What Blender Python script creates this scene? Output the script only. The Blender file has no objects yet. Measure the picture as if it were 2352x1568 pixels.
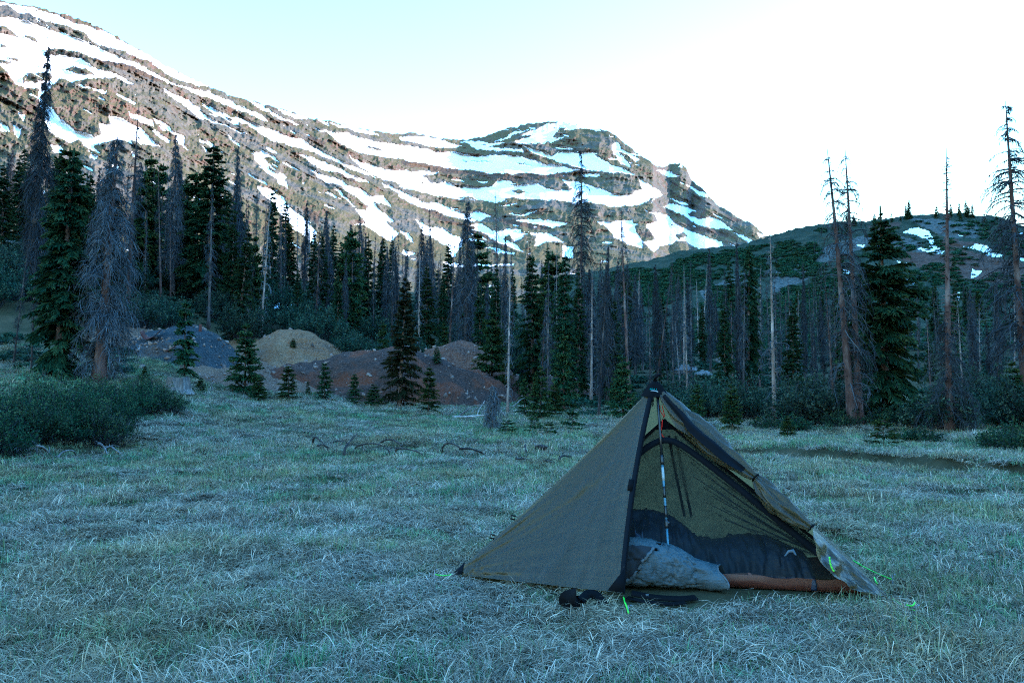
import bpy, math, random
import numpy as np
R = math.radians
random.seed(7)
rng = np.random.default_rng(7)
scene = bpy.context.scene

# ------------------------------------------------------------------ camera
CAM_H = 1.38
FPX = 1829.0                       # focal length in units of a 2352 px wide frame
PITCH = math.atan(106.0 / FPX)
cd = bpy.data.cameras.new('camera'); cam = bpy.data.objects.new('camera', cd)
scene.collection.objects.link(cam); scene.camera = cam
cd.sensor_width = 36.0; cd.lens = 36.0 * FPX / 2352.0
cd.clip_start = 0.05; cd.clip_end = 20000
cam.location = (0, 0, CAM_H); cam.rotation_euler = (R(90) + PITCH, 0, 0)

# ------------------------------------------------------------------ sky, sun, exposure
SUN_EL, SUN_AZ = R(14.0), R(71.0)          # azimuth clockwise from the view direction (+Y) towards +X
world = bpy.data.worlds.new('World'); scene.world = world; world.use_nodes = True
wn = world.node_tree.nodes; wl = world.node_tree.links
sky = wn.new('ShaderNodeTexSky'); sky.sky_type = 'NISHITA'; sky.sun_disc = False
sky.sun_elevation = SUN_EL; sky.sun_rotation = SUN_AZ
sky.altitude = 3400; sky.air_density = 4.4; sky.dust_density = 2.4; sky.ozone_density = 1.5
bg = wn['Background']; bg.inputs['Strength'].default_value = 0.15
wl.new(sky.outputs[0], bg.inputs[0])
sd = bpy.data.lights.new('sun', 'SUN'); sun = bpy.data.objects.new('sun', sd)
scene.collection.objects.link(sun)
sd.energy = 4.6; sd.angle = R(0.5); sd.color = (1.0, 0.53, 0.22)
sun.rotation_euler = (R(90) - SUN_EL, 0, -SUN_AZ + R(180))
sun.location = (0, 0, 300)
vs = scene.view_settings
vs.view_transform = 'Standard'; vs.look = 'None'; vs.exposure = 2.5; vs.gamma = 1.0
vs.use_white_balance = True; vs.white_balance_temperature = 3300; vs.white_balance_tint = 9.0   # the camera's white balance: shade recorded blue
scene.cycles.max_bounces = 5; scene.cycles.diffuse_bounces = 2; scene.cycles.glossy_bounces = 2; scene.cycles.transmission_bounces = 3
scene.cycles.use_adaptive_sampling = True; scene.cycles.adaptive_threshold = 0.015; scene.cycles.filter_width = 1.1; scene.cycles.transparent_max_bounces = 12
scene.cycles.use_denoising = False

# ------------------------------------------------------------------ helpers
COL = scene.collection
def direction(px, py):
    """unit-depth ray (world) through a pixel of the 2352 x 1568 frame; y component 1"""
    cx = (np.asarray(px, float) - 1176.0) / FPX; cy = (784.0 - np.asarray(py, float)) / FPX
    c, s = math.cos(PITCH), math.sin(PITCH)
    y = c - s * cy; z = s + c * cy
    return cx / y, np.ones_like(cx / y), z / y
def P(px, py, d):
    """point at forward distance d on that ray"""
    x, y, z = direction(px, py)
    return np.array([x * d, d, CAM_H + z * d])
def pix(x, y, z):
    c, s = math.cos(PITCH), math.sin(PITCH)
    zz = z - CAM_H
    fw = y * c + zz * s; up = -y * s + zz * c
    return 1176 + FPX * x / fw, 784 - FPX * up / fw

def _hash(ix, iy, seed):
    h = (ix.astype(np.int64) * 374761393 + iy.astype(np.int64) * 668265263 + seed * 974711) & 0xffffffff
    h = ((h ^ (h >> 13)) * 1274126177) & 0xffffffff
    return ((h ^ (h >> 16)) & 0xffff) / 65535.0
def vnoise(x, y, seed=0):
    x = np.asarray(x, float); y = np.asarray(y, float)
    ix = np.floor(x); iy = np.floor(y); fx = x - ix; fy = y - iy
    fx = fx * fx * fx * (fx * (fx * 6 - 15) + 10); fy = fy * fy * fy * (fy * (fy * 6 - 15) + 10)
    a = _hash(ix, iy, seed); b = _hash(ix + 1, iy, seed); c = _hash(ix, iy + 1, seed); d = _hash(ix + 1, iy + 1, seed)
    return (a + (b - a) * fx) * (1 - fy) + (c + (d - c) * fx) * fy
def fbm(x, y, oct=4, seed=0, gain=0.5, lac=2.03):
    s = 0.0; a = 1.0; t = 0.0
    for o in range(oct):
        s = s + a * (vnoise(x, y, seed + o * 17) * 2 - 1); t += a
        x = x * lac + 3.1; y = y * lac + 7.7; a *= gain
    return s / t
def ridged(x, y, oct=4, seed=0):
    s = 0.0; a = 1.0; t = 0.0
    for o in range(oct):
        s = s + a * (1 - np.abs(vnoise(x, y, seed + o * 13) * 2 - 1)); t += a
        x = x * 2.07 + 1.3; y = y * 2.07 + 4.1; a *= 0.55
    return s / t
def smooth(a, b, x):
    t = np.clip((x - a) / (b - a), 0, 1); return t * t * (3 - 2 * t)

def inpoly(px, py, poly):
    poly = np.asarray(poly, float); res = np.zeros(px.shape, bool)
    x0, y0 = poly.min(0); x1, y1 = poly.max(0)
    m = (px >= x0) & (px <= x1) & (py >= y0) & (py <= y1)
    if not m.any(): return res
    X = px[m]; Y = py[m]; r = np.zeros(X.shape, bool); n = len(poly); j = n - 1
    for i in range(n):
        xi, yi = poly[i]; xj, yj = poly[j]
        if yi != yj:
            c = ((yi > Y) != (yj > Y)) & (X < (xj - xi) * (Y - yi) / (yj - yi) + xi)
            r ^= c
        j = i
    res[m] = r
    return res

class MB:
    """collects vertices and faces (with an optional colour per vertex) for ONE mesh"""
    def __init__(s): s.v = []; s.q = []; s.t = []; s.c = []; s.n = 0
    def add(s, v, quads=None, tris=None, col=None):
        v = np.asarray(v, float).reshape(-1, 3)
        if quads is not None and len(quads): s.q.append(np.asarray(quads, np.int64).reshape(-1, 4) + s.n)
        if tris is not None and len(tris): s.t.append(np.asarray(tris, np.int64).reshape(-1, 3) + s.n)
        if col is None: col = np.full(len(v), 0.5)
        s.c.append(np.broadcast_to(np.asarray(col, float), (len(v),)))
        s.v.append(v); s.n += len(v)
    def tubes(s, Pts, Rad, sides=3, col=None, cap=False):
        """Pts N,K,3  Rad N,K"""
        Pts = np.asarray(Pts, float); Rad = np.asarray(Rad, float)
        if Pts.ndim == 2: Pts = Pts[None]; Rad = Rad[None]
        N, K, _ = Pts.shape
        T = np.gradient(Pts, axis=1); T /= np.linalg.norm(T, axis=2, keepdims=True) + 1e-9
        ref = np.where(np.abs(T[..., 2:3]) > 0.9, np.array([1., 0, 0]), np.array([0, 0, 1.]))
        A = np.cross(T, ref); A /= np.linalg.norm(A, axis=2, keepdims=True) + 1e-9
        B = np.cross(T, A)
        an = np.arange(sides) * 2 * math.pi / sides
        V = Pts[:, :, None] + Rad[:, :, None, None] * (A[:, :, None] * np.cos(an)[None, None, :, None] + B[:, :, None] * np.sin(an)[None, None, :, None])
        idx = np.arange(N * K * sides).reshape(N, K, sides)
        a = idx[:, :-1]; b = idx[:, 1:]
        q = np.stack([a, np.roll(a, -1, 2), np.roll(b, -1, 2), b], -1).reshape(-1, 4)
        c = None
        if col is not None: c = np.repeat(np.broadcast_to((lambda q: q.reshape(N, -1) if q.size > 1 else q.reshape(1, 1))(np.asarray(col, float)), (N, K)).reshape(-1), sides)
        tr = None
        if cap:
            V = V.reshape(-1, 3); ends = np.concatenate([Pts[:, 0], Pts[:, -1]]); 
            e0 = N * K * sides + np.arange(N); e1 = e0 + N
            f0 = idx[:, 0]; f1 = idx[:, -1]
            t0 = np.stack([np.broadcast_to(e0[:, None], f0.shape), np.roll(f0, -1, 1), f0], -1).reshape(-1, 3)
            t1 = np.stack([np.broadcast_to(e1[:, None], f1.shape), f1, np.roll(f1, -1, 1)], -1).reshape(-1, 3)
            V = np.concatenate([V, ends]); tr = np.concatenate([t0, t1])
            if c is not None: c = np.concatenate([c, np.repeat(c[:1], 2 * N)])
        s.add(V, q, tr, c)
    def ribbons(s, Pts, W, side, col=None):
        """flat strips: Pts N,K,3  W N,K half widths  side N,3"""
        Pts = np.asarray(Pts, float); N, K, _ = Pts.shape
        sd = side[:, None, :] * W[..., None]
        V = np.stack([Pts - sd, Pts + sd], 2)
        idx = np.arange(N * K * 2).reshape(N, K, 2)
        a = idx[:, :-1]; b = idx[:, 1:]
        q = np.stack([a[..., 0], a[..., 1], b[..., 1], b[..., 0]], -1).reshape(-1, 4)
        c = None
        if col is not None: c = np.repeat(np.broadcast_to((lambda q: q.reshape(N, -1) if q.size > 1 else q.reshape(1, 1))(np.asarray(col, float)), (N, K)).reshape(-1), 2)
        s.add(V, q, None, c)
    def box(s, c, size, rot=None, col=None):
        x, y, z = np.asarray(size, float) / 2
        v = np.array([[-x, -y, -z], [x, -y, -z], [x, y, -z], [-x, y, -z], [-x, -y, z], [x, -y, z], [x, y, z], [-x, y, z]])
        if rot is not None: v = v @ np.asarray(rot).T
        s.add(v + np.asarray(c), [[0, 3, 2, 1], [4, 5, 6, 7], [0, 1, 5, 4], [1, 2, 6, 5], [2, 3, 7, 6], [3, 0, 4, 7]], None, col)
    def mesh(s, name, mat, smooth_=False):
        v = np.concatenate(s.v) if s.v else np.zeros((0, 3))
        q = np.concatenate(s.q) if s.q else np.zeros((0, 4), np.int64)
        t = np.concatenate(s.t) if s.t else np.zeros((0, 3), np.int64)
        me = bpy.data.meshes.new(name)
        me.vertices.add(len(v)); me.vertices.foreach_set('co', v.astype(np.float32).ravel())
        nl = q.size + t.size
        me.loops.add(nl); me.loops.foreach_set('vertex_index', np.concatenate([q.ravel(), t.ravel()]).astype(np.int32))
        me.polygons.add(len(q) + len(t))
        ls = np.concatenate([np.arange(len(q)) * 4, q.size + np.arange(len(t)) * 3]).astype(np.int32)
        me.polygons.foreach_set('loop_start', ls)
        at = me.attributes.new('tone', 'FLOAT', 'POINT'); at.data.foreach_set('value', np.concatenate(s.c).astype(np.float32) if s.c else np.zeros(0, np.float32))
        me.update(calc_edges=True); me.validate()
        if smooth_: me.polygons.foreach_set('use_smooth', np.ones(len(me.polygons), bool))
        if mat: me.materials.append(mat)
        return me
    def build(s, name, mat, parent=None, smooth_=False):
        o = bpy.data.objects.new(name, s.mesh(name, mat, smooth_)); COL.objects.link(o)
        if parent is not None: o.parent = parent
        return o
def tag(o, label=None, cat=None, group=None, kind=None):
    if label: o['label'] = label
    if cat: o['category'] = cat
    if group: o['group'] = group
    if kind: o['kind'] = kind
    return o
def empty(name, loc=(0, 0, 0), rz=0.0, label=None, cat=None, group=None):
    o = bpy.data.objects.new(name, None); COL.objects.link(o); o.location = [float(a) for a in loc]; o.rotation_euler.z = rz
    o.empty_display_size = 0.1
    return tag(o, label, cat, group)
def grid_mesh(name, V, mat, attrs=None, smooth_=True, kind='structure', parent=None):
    """V rows,cols,3"""
    n, m, _ = V.shape
    idx = np.arange(n * m).reshape(n, m)
    q = np.stack([idx[:-1, :-1], idx[:-1, 1:], idx[1:, 1:], idx[1:, :-1]], -1).reshape(-1, 4)
    b = MB(); b.add(V.reshape(-1, 3), q)
    o = b.build(name, mat, parent, smooth_)
    for k, a in (attrs or {}).items():
        at = o.data.attributes.new(k, 'FLOAT', 'POINT'); at.data.foreach_set('value', np.asarray(a, np.float32).ravel())
    if kind: o['kind'] = kind
    return o

# ------------------------------------------------------------------ materials
class NT:
    def __init__(s, name):
        s.m = bpy.data.materials.new(name); s.m.use_nodes = True; s.t = s.m.node_tree
        s.b = s.t.nodes['Principled BSDF']; s.out = s.t.nodes['Material Output']
    def n(s, typ, **kw):
        nd = s.t.nodes.new('ShaderNode' + typ)
        for k, v in kw.items(): setattr(nd, k, v)
        return nd
    def l(s, a, b): s.t.links.new(a, b)
    def attr(s, name): return s.n('Attribute', attribute_name=name).outputs['Fac']
    def coord(s, scale=(1, 1, 1), kind='Object'):
        tc = s.n('TexCoord'); mp = s.n('Mapping'); mp.inputs['Scale'].default_value = scale
        s.l(tc.outputs[kind], mp.inputs['Vector']); return mp.outputs[0]
    def noise(s, scale, detail=4, vec=None, rough=0.55, dist=0.0):
        nd = s.n('TexNoise'); nd.inputs['Scale'].default_value = scale; nd.inputs['Detail'].default_value = detail
        nd.inputs['Roughness'].default_value = rough; nd.inputs['Distortion'].default_value = dist
        if vec is not None: s.l(vec, nd.inputs['Vector'])
        return nd.outputs['Fac']
    def ramp(s, fac, stops):
        nd = s.n('ValToRGB'); e = nd.color_ramp.elements
        while len(e) < len(stops): e.new(0.5)
        for el, (p, c) in zip(e, stops): el.position = p; el.color = (*c, 1) if len(c) == 3 else c
        s.l(fac, nd.inputs[0]); return nd.outputs[0]
    def mix(s, fac, a, b):
        nd = s.n('Mix', data_type='RGBA')
        for sock, v in ((nd.inputs[0], fac), (nd.inputs[6], a), (nd.inputs[7], b)):
            if isinstance(v, (int, float)): sock.default_value = v
            elif isinstance(v, tuple): sock.default_value = (*v, 1)
            else: s.l(v, sock)
        return nd.outputs[2]
    def math(s, op, a, b=0.0, clamp=False):
        nd = s.n('Math', operation=op); nd.use_clamp = clamp
        for sock, v in ((nd.inputs[0], a), (nd.inputs[1], b)):
            if isinstance(v, (int, float)): sock.default_value = v
            else: s.l(v, sock)
        return nd.outputs[0]
    def rand(s): return s.n('ObjectInfo').outputs['Random']
    def hsv(s, col, h=0.5, sat=1.0, v=1.0):
        nd = s.n('HueSaturation')
        for nm, x in (('Hue', h), ('Saturation', sat), ('Value', v)):
            if isinstance(x, (int, float)): nd.inputs[nm].default_value = x
            else: s.l(x, nd.inputs[nm])
        s.l(col, nd.inputs['Color']); return nd.outputs[0]
    def maprange(s, v, a, b, c, d):
        nd = s.n('MapRange'); s.l(v, nd.inputs[0])
        for i, x in enumerate((a, b, c, d)): nd.inputs[i + 1].default_value = x
        return nd.outputs[0]
    def bump(s, h, strength=0.3, dist=0.1):
        nd = s.n('Bump'); nd.inputs['Strength'].default_value = strength; nd.inputs['Distance'].default_value = dist
        s.l(h, nd.inputs['Height']); s.l(nd.outputs[0], s.b.inputs['Normal'])
    def done(s, col=None, rough=0.9, spec=0.3, k=0.64):
        if col is not None:
            if not isinstance(col, tuple) and k != 1.0: col = s.hsv(col, 0.5, 1.05, k)
            if isinstance(col, tuple): s.b.inputs['Base Color'].default_value = (*col, 1)
            else: s.l(col, s.b.inputs['Base Color'])
        s.b.inputs['Roughness'].default_value = rough; s.b.inputs['Specular IOR Level'].default_value = spec
        return s.m
def translucent(nt, colour, amount):
    """thin leaf or cloth: part of the light passes through"""
    tr = nt.n('BsdfTranslucent'); mx = nt.n('MixShader'); mx.inputs[0].default_value = amount
    if isinstance(colour, tuple): tr.inputs[0].default_value = (*colour, 1)
    else: nt.l(nt.hsv(colour, 0.5, 1.05, 0.7), tr.inputs[0])
    nt.l(nt.b.outputs[0], mx.inputs[1]); nt.l(tr.outputs[0], mx.inputs[2]); nt.l(mx.outputs[0], nt.out.inputs[0])

def simple(name, col, rough=0.8, spec=0.3, var=0.15, scale=8.0, metallic=0.0, bump=0.0):
    t = NT(name); nz = t.noise(scale, 4, t.coord())
    c = t.hsv(t.mix(nz, tuple(x * (1 - var) for x in col), tuple(min(1, x * (1 + var)) for x in col)))
    t.b.inputs['Metallic'].default_value = metallic
    if bump: t.bump(nz, bump, 0.02)
    return t.done(c, rough, spec)
# ================================================================== GROUND
TPX = np.array([-300, 0, 300, 600, 900, 1200, 1500, 1800, 2100, 2352, 2700], float)
TR = np.array([0, 12, 16, 20, 25, 30, 40, 55, 75, 100, 150, 200, 400], float)
TZ = np.array([
 [0, 0, 0, 0, 0, 0, 0, 0, 0, 0, 0],
 [0.05, 0, 0, 0, 0, 0, 0, 0, 0, 0, 0],
 [0.35, .25, .15, .1, .05, 0, 0, 0, 0, 0, 0.1],
 [0.9, .8, .6, .35, .2, .1, 0, 0, 0, .05, .2],
 [1.6, 1.5, 1.25, .68, .32, .15, .1, .05, .1, .2, .5],
 [2.2, 2.1, 1.8, .90, .46, .25, .2, .3, .5, .6, 1.0],
 [4.0, 3.8, 3.3, 1.8, 1.0, .7, .7, 1.0, 1.6, 2.0, 2.5],
 [9, 8.3, 7.3, 5.6, 4.2, 3.2, 2.6, 2.8, 3.8, 5, 6],
 [13, 12.4, 11.4, 9.6, 7.6, 6.2, 4.8, 4.6, 5.0, 6, 8],
 [18, 17, 16.2, 14.6, 12.2, 10, 7.5, 6.5, 6.5, 7, 9],
 [25, 24, 23, 21.5, 19.5, 17.5, 14, 10, 9, 9, 11],
 [27, 26, 25, 24, 22.5, 21, 18, 12, 10, 10, 12],
 [28, 27, 26, 25, 24, 23, 20, 12, 10, 10, 12]])
def table(px, r):
    px = np.clip(px, TPX[0], TPX[-1] - 1e-3); r = np.clip(r, 0, TR[-1] - 1e-3)
    i = np.clip(np.searchsorted(TPX, px, 'right') - 1, 0, len(TPX) - 2); j = np.clip(np.searchsorted(TR, r, 'right') - 1, 0, len(TR) - 2)
    u = (px - TPX[i]) / (TPX[i + 1] - TPX[i]); v = (r - TR[j]) / (TR[j + 1] - TR[j])
    u = u * u * (3 - 2 * u)
    return (TZ[j, i] * (1 - u) + TZ[j, i + 1] * u) * (1 - v) + (TZ[j + 1, i] * (1 - u) + TZ[j + 1, i + 1] * u) * v
CH = [(1640, 16.5), (1800, 15.6), (1960, 14.9), (2100, 13.9), (2352, 12.4), (2700, 10.5)]
CHP = np.array([[(p - 1176) / FPX * r, r] for p, r in CH])
def chan_dist(x, y):
    best = np.full(np.shape(x), 1e9)
    for a, b in zip(CHP[:-1], CHP[1:]):
        d = b - a; t = np.clip(((x - a[0]) * d[0] + (y - a[1]) * d[1]) / (d @ d), 0, 1)
        best = np.minimum(best, np.hypot(x - a[0] - t * d[0], y - a[1] - t * d[1]))
    return best
def bank_side(x, y): return (y - np.interp(x, CHP[:, 0], CHP[:, 1]) + 0.25 * fbm(np.asarray(x) * 0.9, np.asarray(x) * 0 + 2, 3, 44)) * 0.94
def chan_w(x): return np.interp(x, [4.0, 6.0, 8.5], [0.30, 0.45, 0.70])
MOUNDS = []
def ground_z(x, y, mounds=True):
    x = np.asarray(x, float); y = np.asarray(y, float)
    r = np.hypot(x, y); az = np.clip(np.arctan2(x, np.maximum(y, -1e9)), -0.75, 0.75)
    z = table(1176 + FPX * np.tan(az), r)
    near = smooth(60, 20, r) * (1 - 0.9 * np.exp(-(((x - 1.1) / 2.4) ** 2 + ((y - 5.7) / 1.5) ** 2)))
    z = z + near * (0.07 * fbm(x * 0.7, y * 0.9, 3, 5) + 0.06 * fbm(x * 1.6, y * 2.2, 3, 9))
    z = z + smooth(20, 50, r) * (0.5 * fbm(x * 0.11, y * 0.11, 4, 21))
    z = z - 0.02 * np.clip(5.0 - r, 0, 5) * 0
    sd = bank_side(x, y); win = smooth(3.2, 6.0, x)
    z = z + win * 0.20 * smooth(-0.10, 0.16, sd) * smooth(7.0, 0.6, sd) - win * 0.06 * np.exp(-((sd + 0.35) / 0.4) ** 2)
    return z
def spot(px, r):
    """world point on the ground seen in column px at distance r"""
    a = math.atan((px - 1176) / FPX); x = r * math.sin(a); y = r * math.cos(a)
    return np.array([x, y, float(surface_z(x, y))])
def r_at(px, py, lo=3.0, hi=90.0):
    """distance along column px where the ground is seen at row py"""
    rr = np.geomspace(lo, hi, 600); a = math.atan((px - 1176) / FPX)
    x = rr * math.sin(a); y = rr * math.cos(a)
    _, v = pix(x, y, surface_z(x, y))
    k = np.where(v <= py)[0]
    return float(rr[k[0]]) if len(k) else hi

# mine spoil mounds: (column, distance, half width across, half depth, crest row)
MOUND_SPEC = [
 (468, 39, 3.3, 4.4, 756, 'dark'), (690, 43, 5.0, 5.2, 758, 'tan'), (900, 37.5, 6.3, 4.8, 797, 'grey'),
 (1066, 44, 4.2, 4.6, 786, 'red'), (600, 36.5, 4.2, 3.6, 838, 'brown'), (1250, 44, 3.6, 3.2, 858, 'red'), (330, 41, 5.0, 4.0, 766, 'brown')]
for (px, r, hw, hd, row, kind) in MOUND_SPEC:
    a = math.atan((px - 1176) / FPX); x = r * math.sin(a); y = r * math.cos(a)
    top = CAM_H + direction(px, row)[2] * y
    MOUNDS.append((x, y, hw, hd, float(top), a, kind))
def mound_z(i, x, y):
    mx, my, hw, hd, top, a, kind = MOUNDS[i]
    dx, dy = x - mx, y - my
    u = (dx * math.cos(a) - dy * math.sin(a)) / hw; v = (dx * math.sin(a) + dy * math.cos(a)) / hd
    wob = 1 + 0.34 * fbm(dx * 0.45 + i * 9, dy * 0.45, 4, 40 + i)
    rho = np.hypot(u, v) * wob
    base = ground_z(np.array(mx), np.array(my)) * 0 + ground_z(x, y) - 0.25
    s = 1 - rho
    prof = np.where(s > 0, 1 - np.sqrt((1 - np.clip(s, 0, 1)) ** 2 + 0.10) + math.sqrt(0.10), s * 0.8)
    prof = np.where(s > 0, (np.sqrt(1.10) - np.sqrt((1 - np.clip(s, 0, 1)) ** 2 + 0.10)) / (math.sqrt(1.10) - math.sqrt(0.10)), s * 0.9)
    g0 = float(ground_z(mx, my)) - 0.25
    z = ground_z(x, y) - 0.25 + (top - g0) * prof
    z = z + np.clip(prof, 0, 1) * 0.0 + np.clip(prof + 0.3, 0, 1) * (0.22 * fbm(x * 0.8, y * 0.5, 4, 60 + i) + 0.10 * (ridged(x * 1.6 + 3, y * 0.5, 3, 65 + i) - 0.6)) + 0.03 * fbm(x * 5, y * 5, 3, 70 + i)
    return z
def surface_z(x, y):
    z = ground_z(x, y)
    for i in range(len(MOUNDS)): z = np.maximum(z, mound_z(i, np.asarray(x, float), np.asarray(y, float)))
    return np.maximum(z, hill_z(x, y))
HSKY = np.array([(1250, 640), (1380, 620), (1490, 598), (1560, 576), (1700, 561), (1770, 541), (1860, 516), (1990, 507), (2100, 493), (2200, 490), (2300, 498), (2352, 520), (2450, 500), (2700, 440), (3000, 380)], float)
HBASE = np.array([(1250, 850), (1500, 880), (1800, 905), (2100, 910), (2400, 905), (3000, 900)], float)
HRB = np.array([(1250, 70), (1500, 62), (1800, 55), (2352, 52), (3000, 50)], float)
HRS = np.array([(1250, 170), (1500, 175), (1800, 185), (2100, 190), (2352, 190), (3000, 200)], float)
def hill_z(x, y):
    x = np.asarray(x, float); y = np.asarray(y, float); r = np.hypot(x, y)
    px = 1176 + FPX * np.tan(np.clip(np.arctan2(x, np.maximum(y, 1e-6)), -0.75, 0.75))
    rb = np.interp(px, HRB[:, 0], HRB[:, 1]); rs = np.interp(px, HRS[:, 0], HRS[:, 1])
    v = np.clip((r - rb) / (rs - rb), 0, 1) ** (1 / 1.15)
    py = np.interp(px, HBASE[:, 0], HBASE[:, 1]) * (1 - v) + np.interp(px, HSKY[:, 0], HSKY[:, 1]) * v
    dx, dy, dz = direction(px, py)
    z = CAM_H + dz * r / np.hypot(dx, dy)
    return np.where((px > 1260) & (r > rb) & (r <= rs), z, -50.0)

def mat_ground():
    t = NT('meadow_soil'); v = t.coord()
    a = t.noise(0.8, 5, v); b = t.noise(9, 4, v)
    c = t.ramp(a, [(0.3, (0.03, 0.03, 0.014)), (0.5, (0.06, 0.052, 0.028)), (0.7, (0.10, 0.083, 0.047))])
    c = t.mix(t.math('MULTIPLY', b, 0.5), c, (0.05, 0.06, 0.025))
    t.bump(b, 0.6, 0.05)
    return t.done(c, 0.95, 0.030)
az_f = np.linspace(R(-40), R(40), 420); az_b = np.linspace(R(40), R(320), 90)[1:-1]
az = np.concatenate([az_f, az_b, az_f[:1] + 2 * math.pi])
rr = np.concatenate([[0.05], np.geomspace(1.0, 260, 230)])
A, Rr = np.meshgrid(az, rr)
X = Rr * np.sin(A); Y = Rr * np.cos(A)
back = smooth(R(42), R(80), np.minimum(A % (2 * math.pi), 2 * math.pi - A % (2 * math.pi)))
Z = ground_z(X, Y) * (1 - back) + back * (0.02 * Rr)
grid_mesh('meadow', np.stack([X, Y, Z], -1)[:, ::-1], mat_ground())
# plain sheet out to the horizon below everything
b = MB(); s_ = 9000
b.add([[-s_, -s_, -3], [s_, -s_, -3], [s_, s_, -3], [-s_, s_, -3]], [[0, 1, 2, 3]])
tag(b.build('ground', simple('far_ground', (0.12, 0.12, 0.07), 1.0, 0.1, 0.3, 0.05)), kind='structure')

# spoil mounds
def mat_gravel(name, stops, fleck):
    t = NT(name); v = t.coord()
    big = t.noise(0.55, 4, v, 0.6, 0.6); fine = t.noise(14, 5, v, 0.7)
    vo = t.n('TexVoronoi'); vo.inputs['Scale'].default_value = 7.0; t.l(v, vo.inputs['Vector'])
    c = t.hsv(t.ramp(big, stops), 0.5, 1.1, t.maprange(t.noise(1.7, 5, v, 0.7), 0.3, 0.7, 0.3, 0.75))
    c = t.mix(t.ramp(fine, [(0.42, (0, 0, 0)), (0.75, (1, 1, 1))]), c, fleck)
    c = t.mix(t.math('MULTIPLY', vo.outputs['Color'], 0.35), c, tuple(x * 0.4 for x in fleck))
    t.bump(t.math('ADD', fine, vo.outputs['Distance']), 0.7, 0.08)
    return t.done(c, 0.95, 0.060)
GRAVEL = {
 'dark': mat_gravel('slate_gravel', [(0.3, (0.036, 0.042, 0.050)), (0.54, (0.058, 0.066, 0.075)), (0.68, (0.17, 0.12, 0.07))], (0.13, 0.13, 0.13)),
 'tan': mat_gravel('ochre_gravel', [(0.34, (0.09, 0.065, 0.045)), (0.46, (0.25, 0.14, 0.055)), (0.62, (0.30, 0.21, 0.105))], (0.36, 0.28, 0.18)),
 'grey': mat_gravel('grey_gravel', [(0.36, (0.038, 0.038, 0.038)), (0.48, (0.07, 0.055, 0.043)), (0.58, (0.19, 0.085, 0.042))], (0.16, 0.11, 0.08)),
 'red': mat_gravel('rusty_gravel', [(0.36, (0.085, 0.05, 0.035)), (0.5, (0.17, 0.085, 0.042)), (0.66, (0.22, 0.13, 0.07))], (0.26, 0.20, 0.15)),
 'brown': mat_gravel('brown_gravel', [(0.3, (0.12, 0.085, 0.06)), (0.5, (0.21, 0.14, 0.085)), (0.7, (0.27, 0.20, 0.12))], (0.30, 0.24, 0.17))}
def rock_mesh(name, mat, seed, sub=2, rough=0.35, flat=0.7):
    import bmesh
    bm = bmesh.new(); bmesh.ops.create_icosphere(bm, subdivisions=sub, radius=1.0)
    co = np.array([v.co[:] for v in bm.verts]); rg = np.random.default_rng(seed)
    for k in range(9):                                   # planar facets, so that it reads as broken rock
        n = rg.normal(size=3); n /= np.linalg.norm(n); d = rg.uniform(0.45, 0.85)
        h = co @ n; co = co - np.clip(h - d, 0, None)[:, None] * n * 0.92
    co *= np.array([1, rg.uniform(0.6, 0.95), flat]) * (1 + 0.08 * rg.normal(size=(len(co), 1)) * rough)
    for v, c in zip(bm.verts, co): v.co = c
    me = bpy.data.meshes.new(name); bm.to_mesh(me); bm.free(); me.materials.append(mat); return me
def rot3(rx, ry, rz):
    cx, sx, cy, sy, cz, sz = math.cos(rx), math.sin(rx), math.cos(ry), math.sin(ry), math.cos(rz), math.sin(rz)
    return np.array([[cz, -sz, 0], [sz, cz, 0], [0, 0, 1]]) @ np.array([[cy, 0, sy], [0, 1, 0], [-sy, 0, cy]]) @ np.array([[1, 0, 0], [0, cx, -sx], [0, sx, cx]])
OCT = np.array([[1, 0, 0], [-1, 0, 0], [0, 1, 0], [0, -1, 0], [0, 0, 1], [0, 0, -1]], float)
OCF = [[0, 2, 4], [2, 1, 4], [1, 3, 4], [3, 0, 4], [2, 0, 5], [1, 2, 5], [3, 1, 5], [0, 3, 5]]
M_STONE = None
def mat_stone(name, a, b_, c_, sc=3.0):
    t = NT(name); v = t.coord(); n1 = t.noise(sc, 6, v, 0.65); n2 = t.noise(sc * 5, 4, v, 0.7)
    col = t.ramp(n1, [(0.3, a), (0.5, b_), (0.72, c_)])
    col = t.hsv(col, 0.5, 1.0, t.maprange(t.attr('tone'), 0, 1, 0.6, 1.5))
    t.bump(n2, 0.5, 0.05)
    return t.done(col, 0.9, 0.075)
M_STONE = mat_stone('loose_stone', (0.10, 0.095, 0.09), (0.21, 0.16, 0.12), (0.34, 0.31, 0.27))
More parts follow.
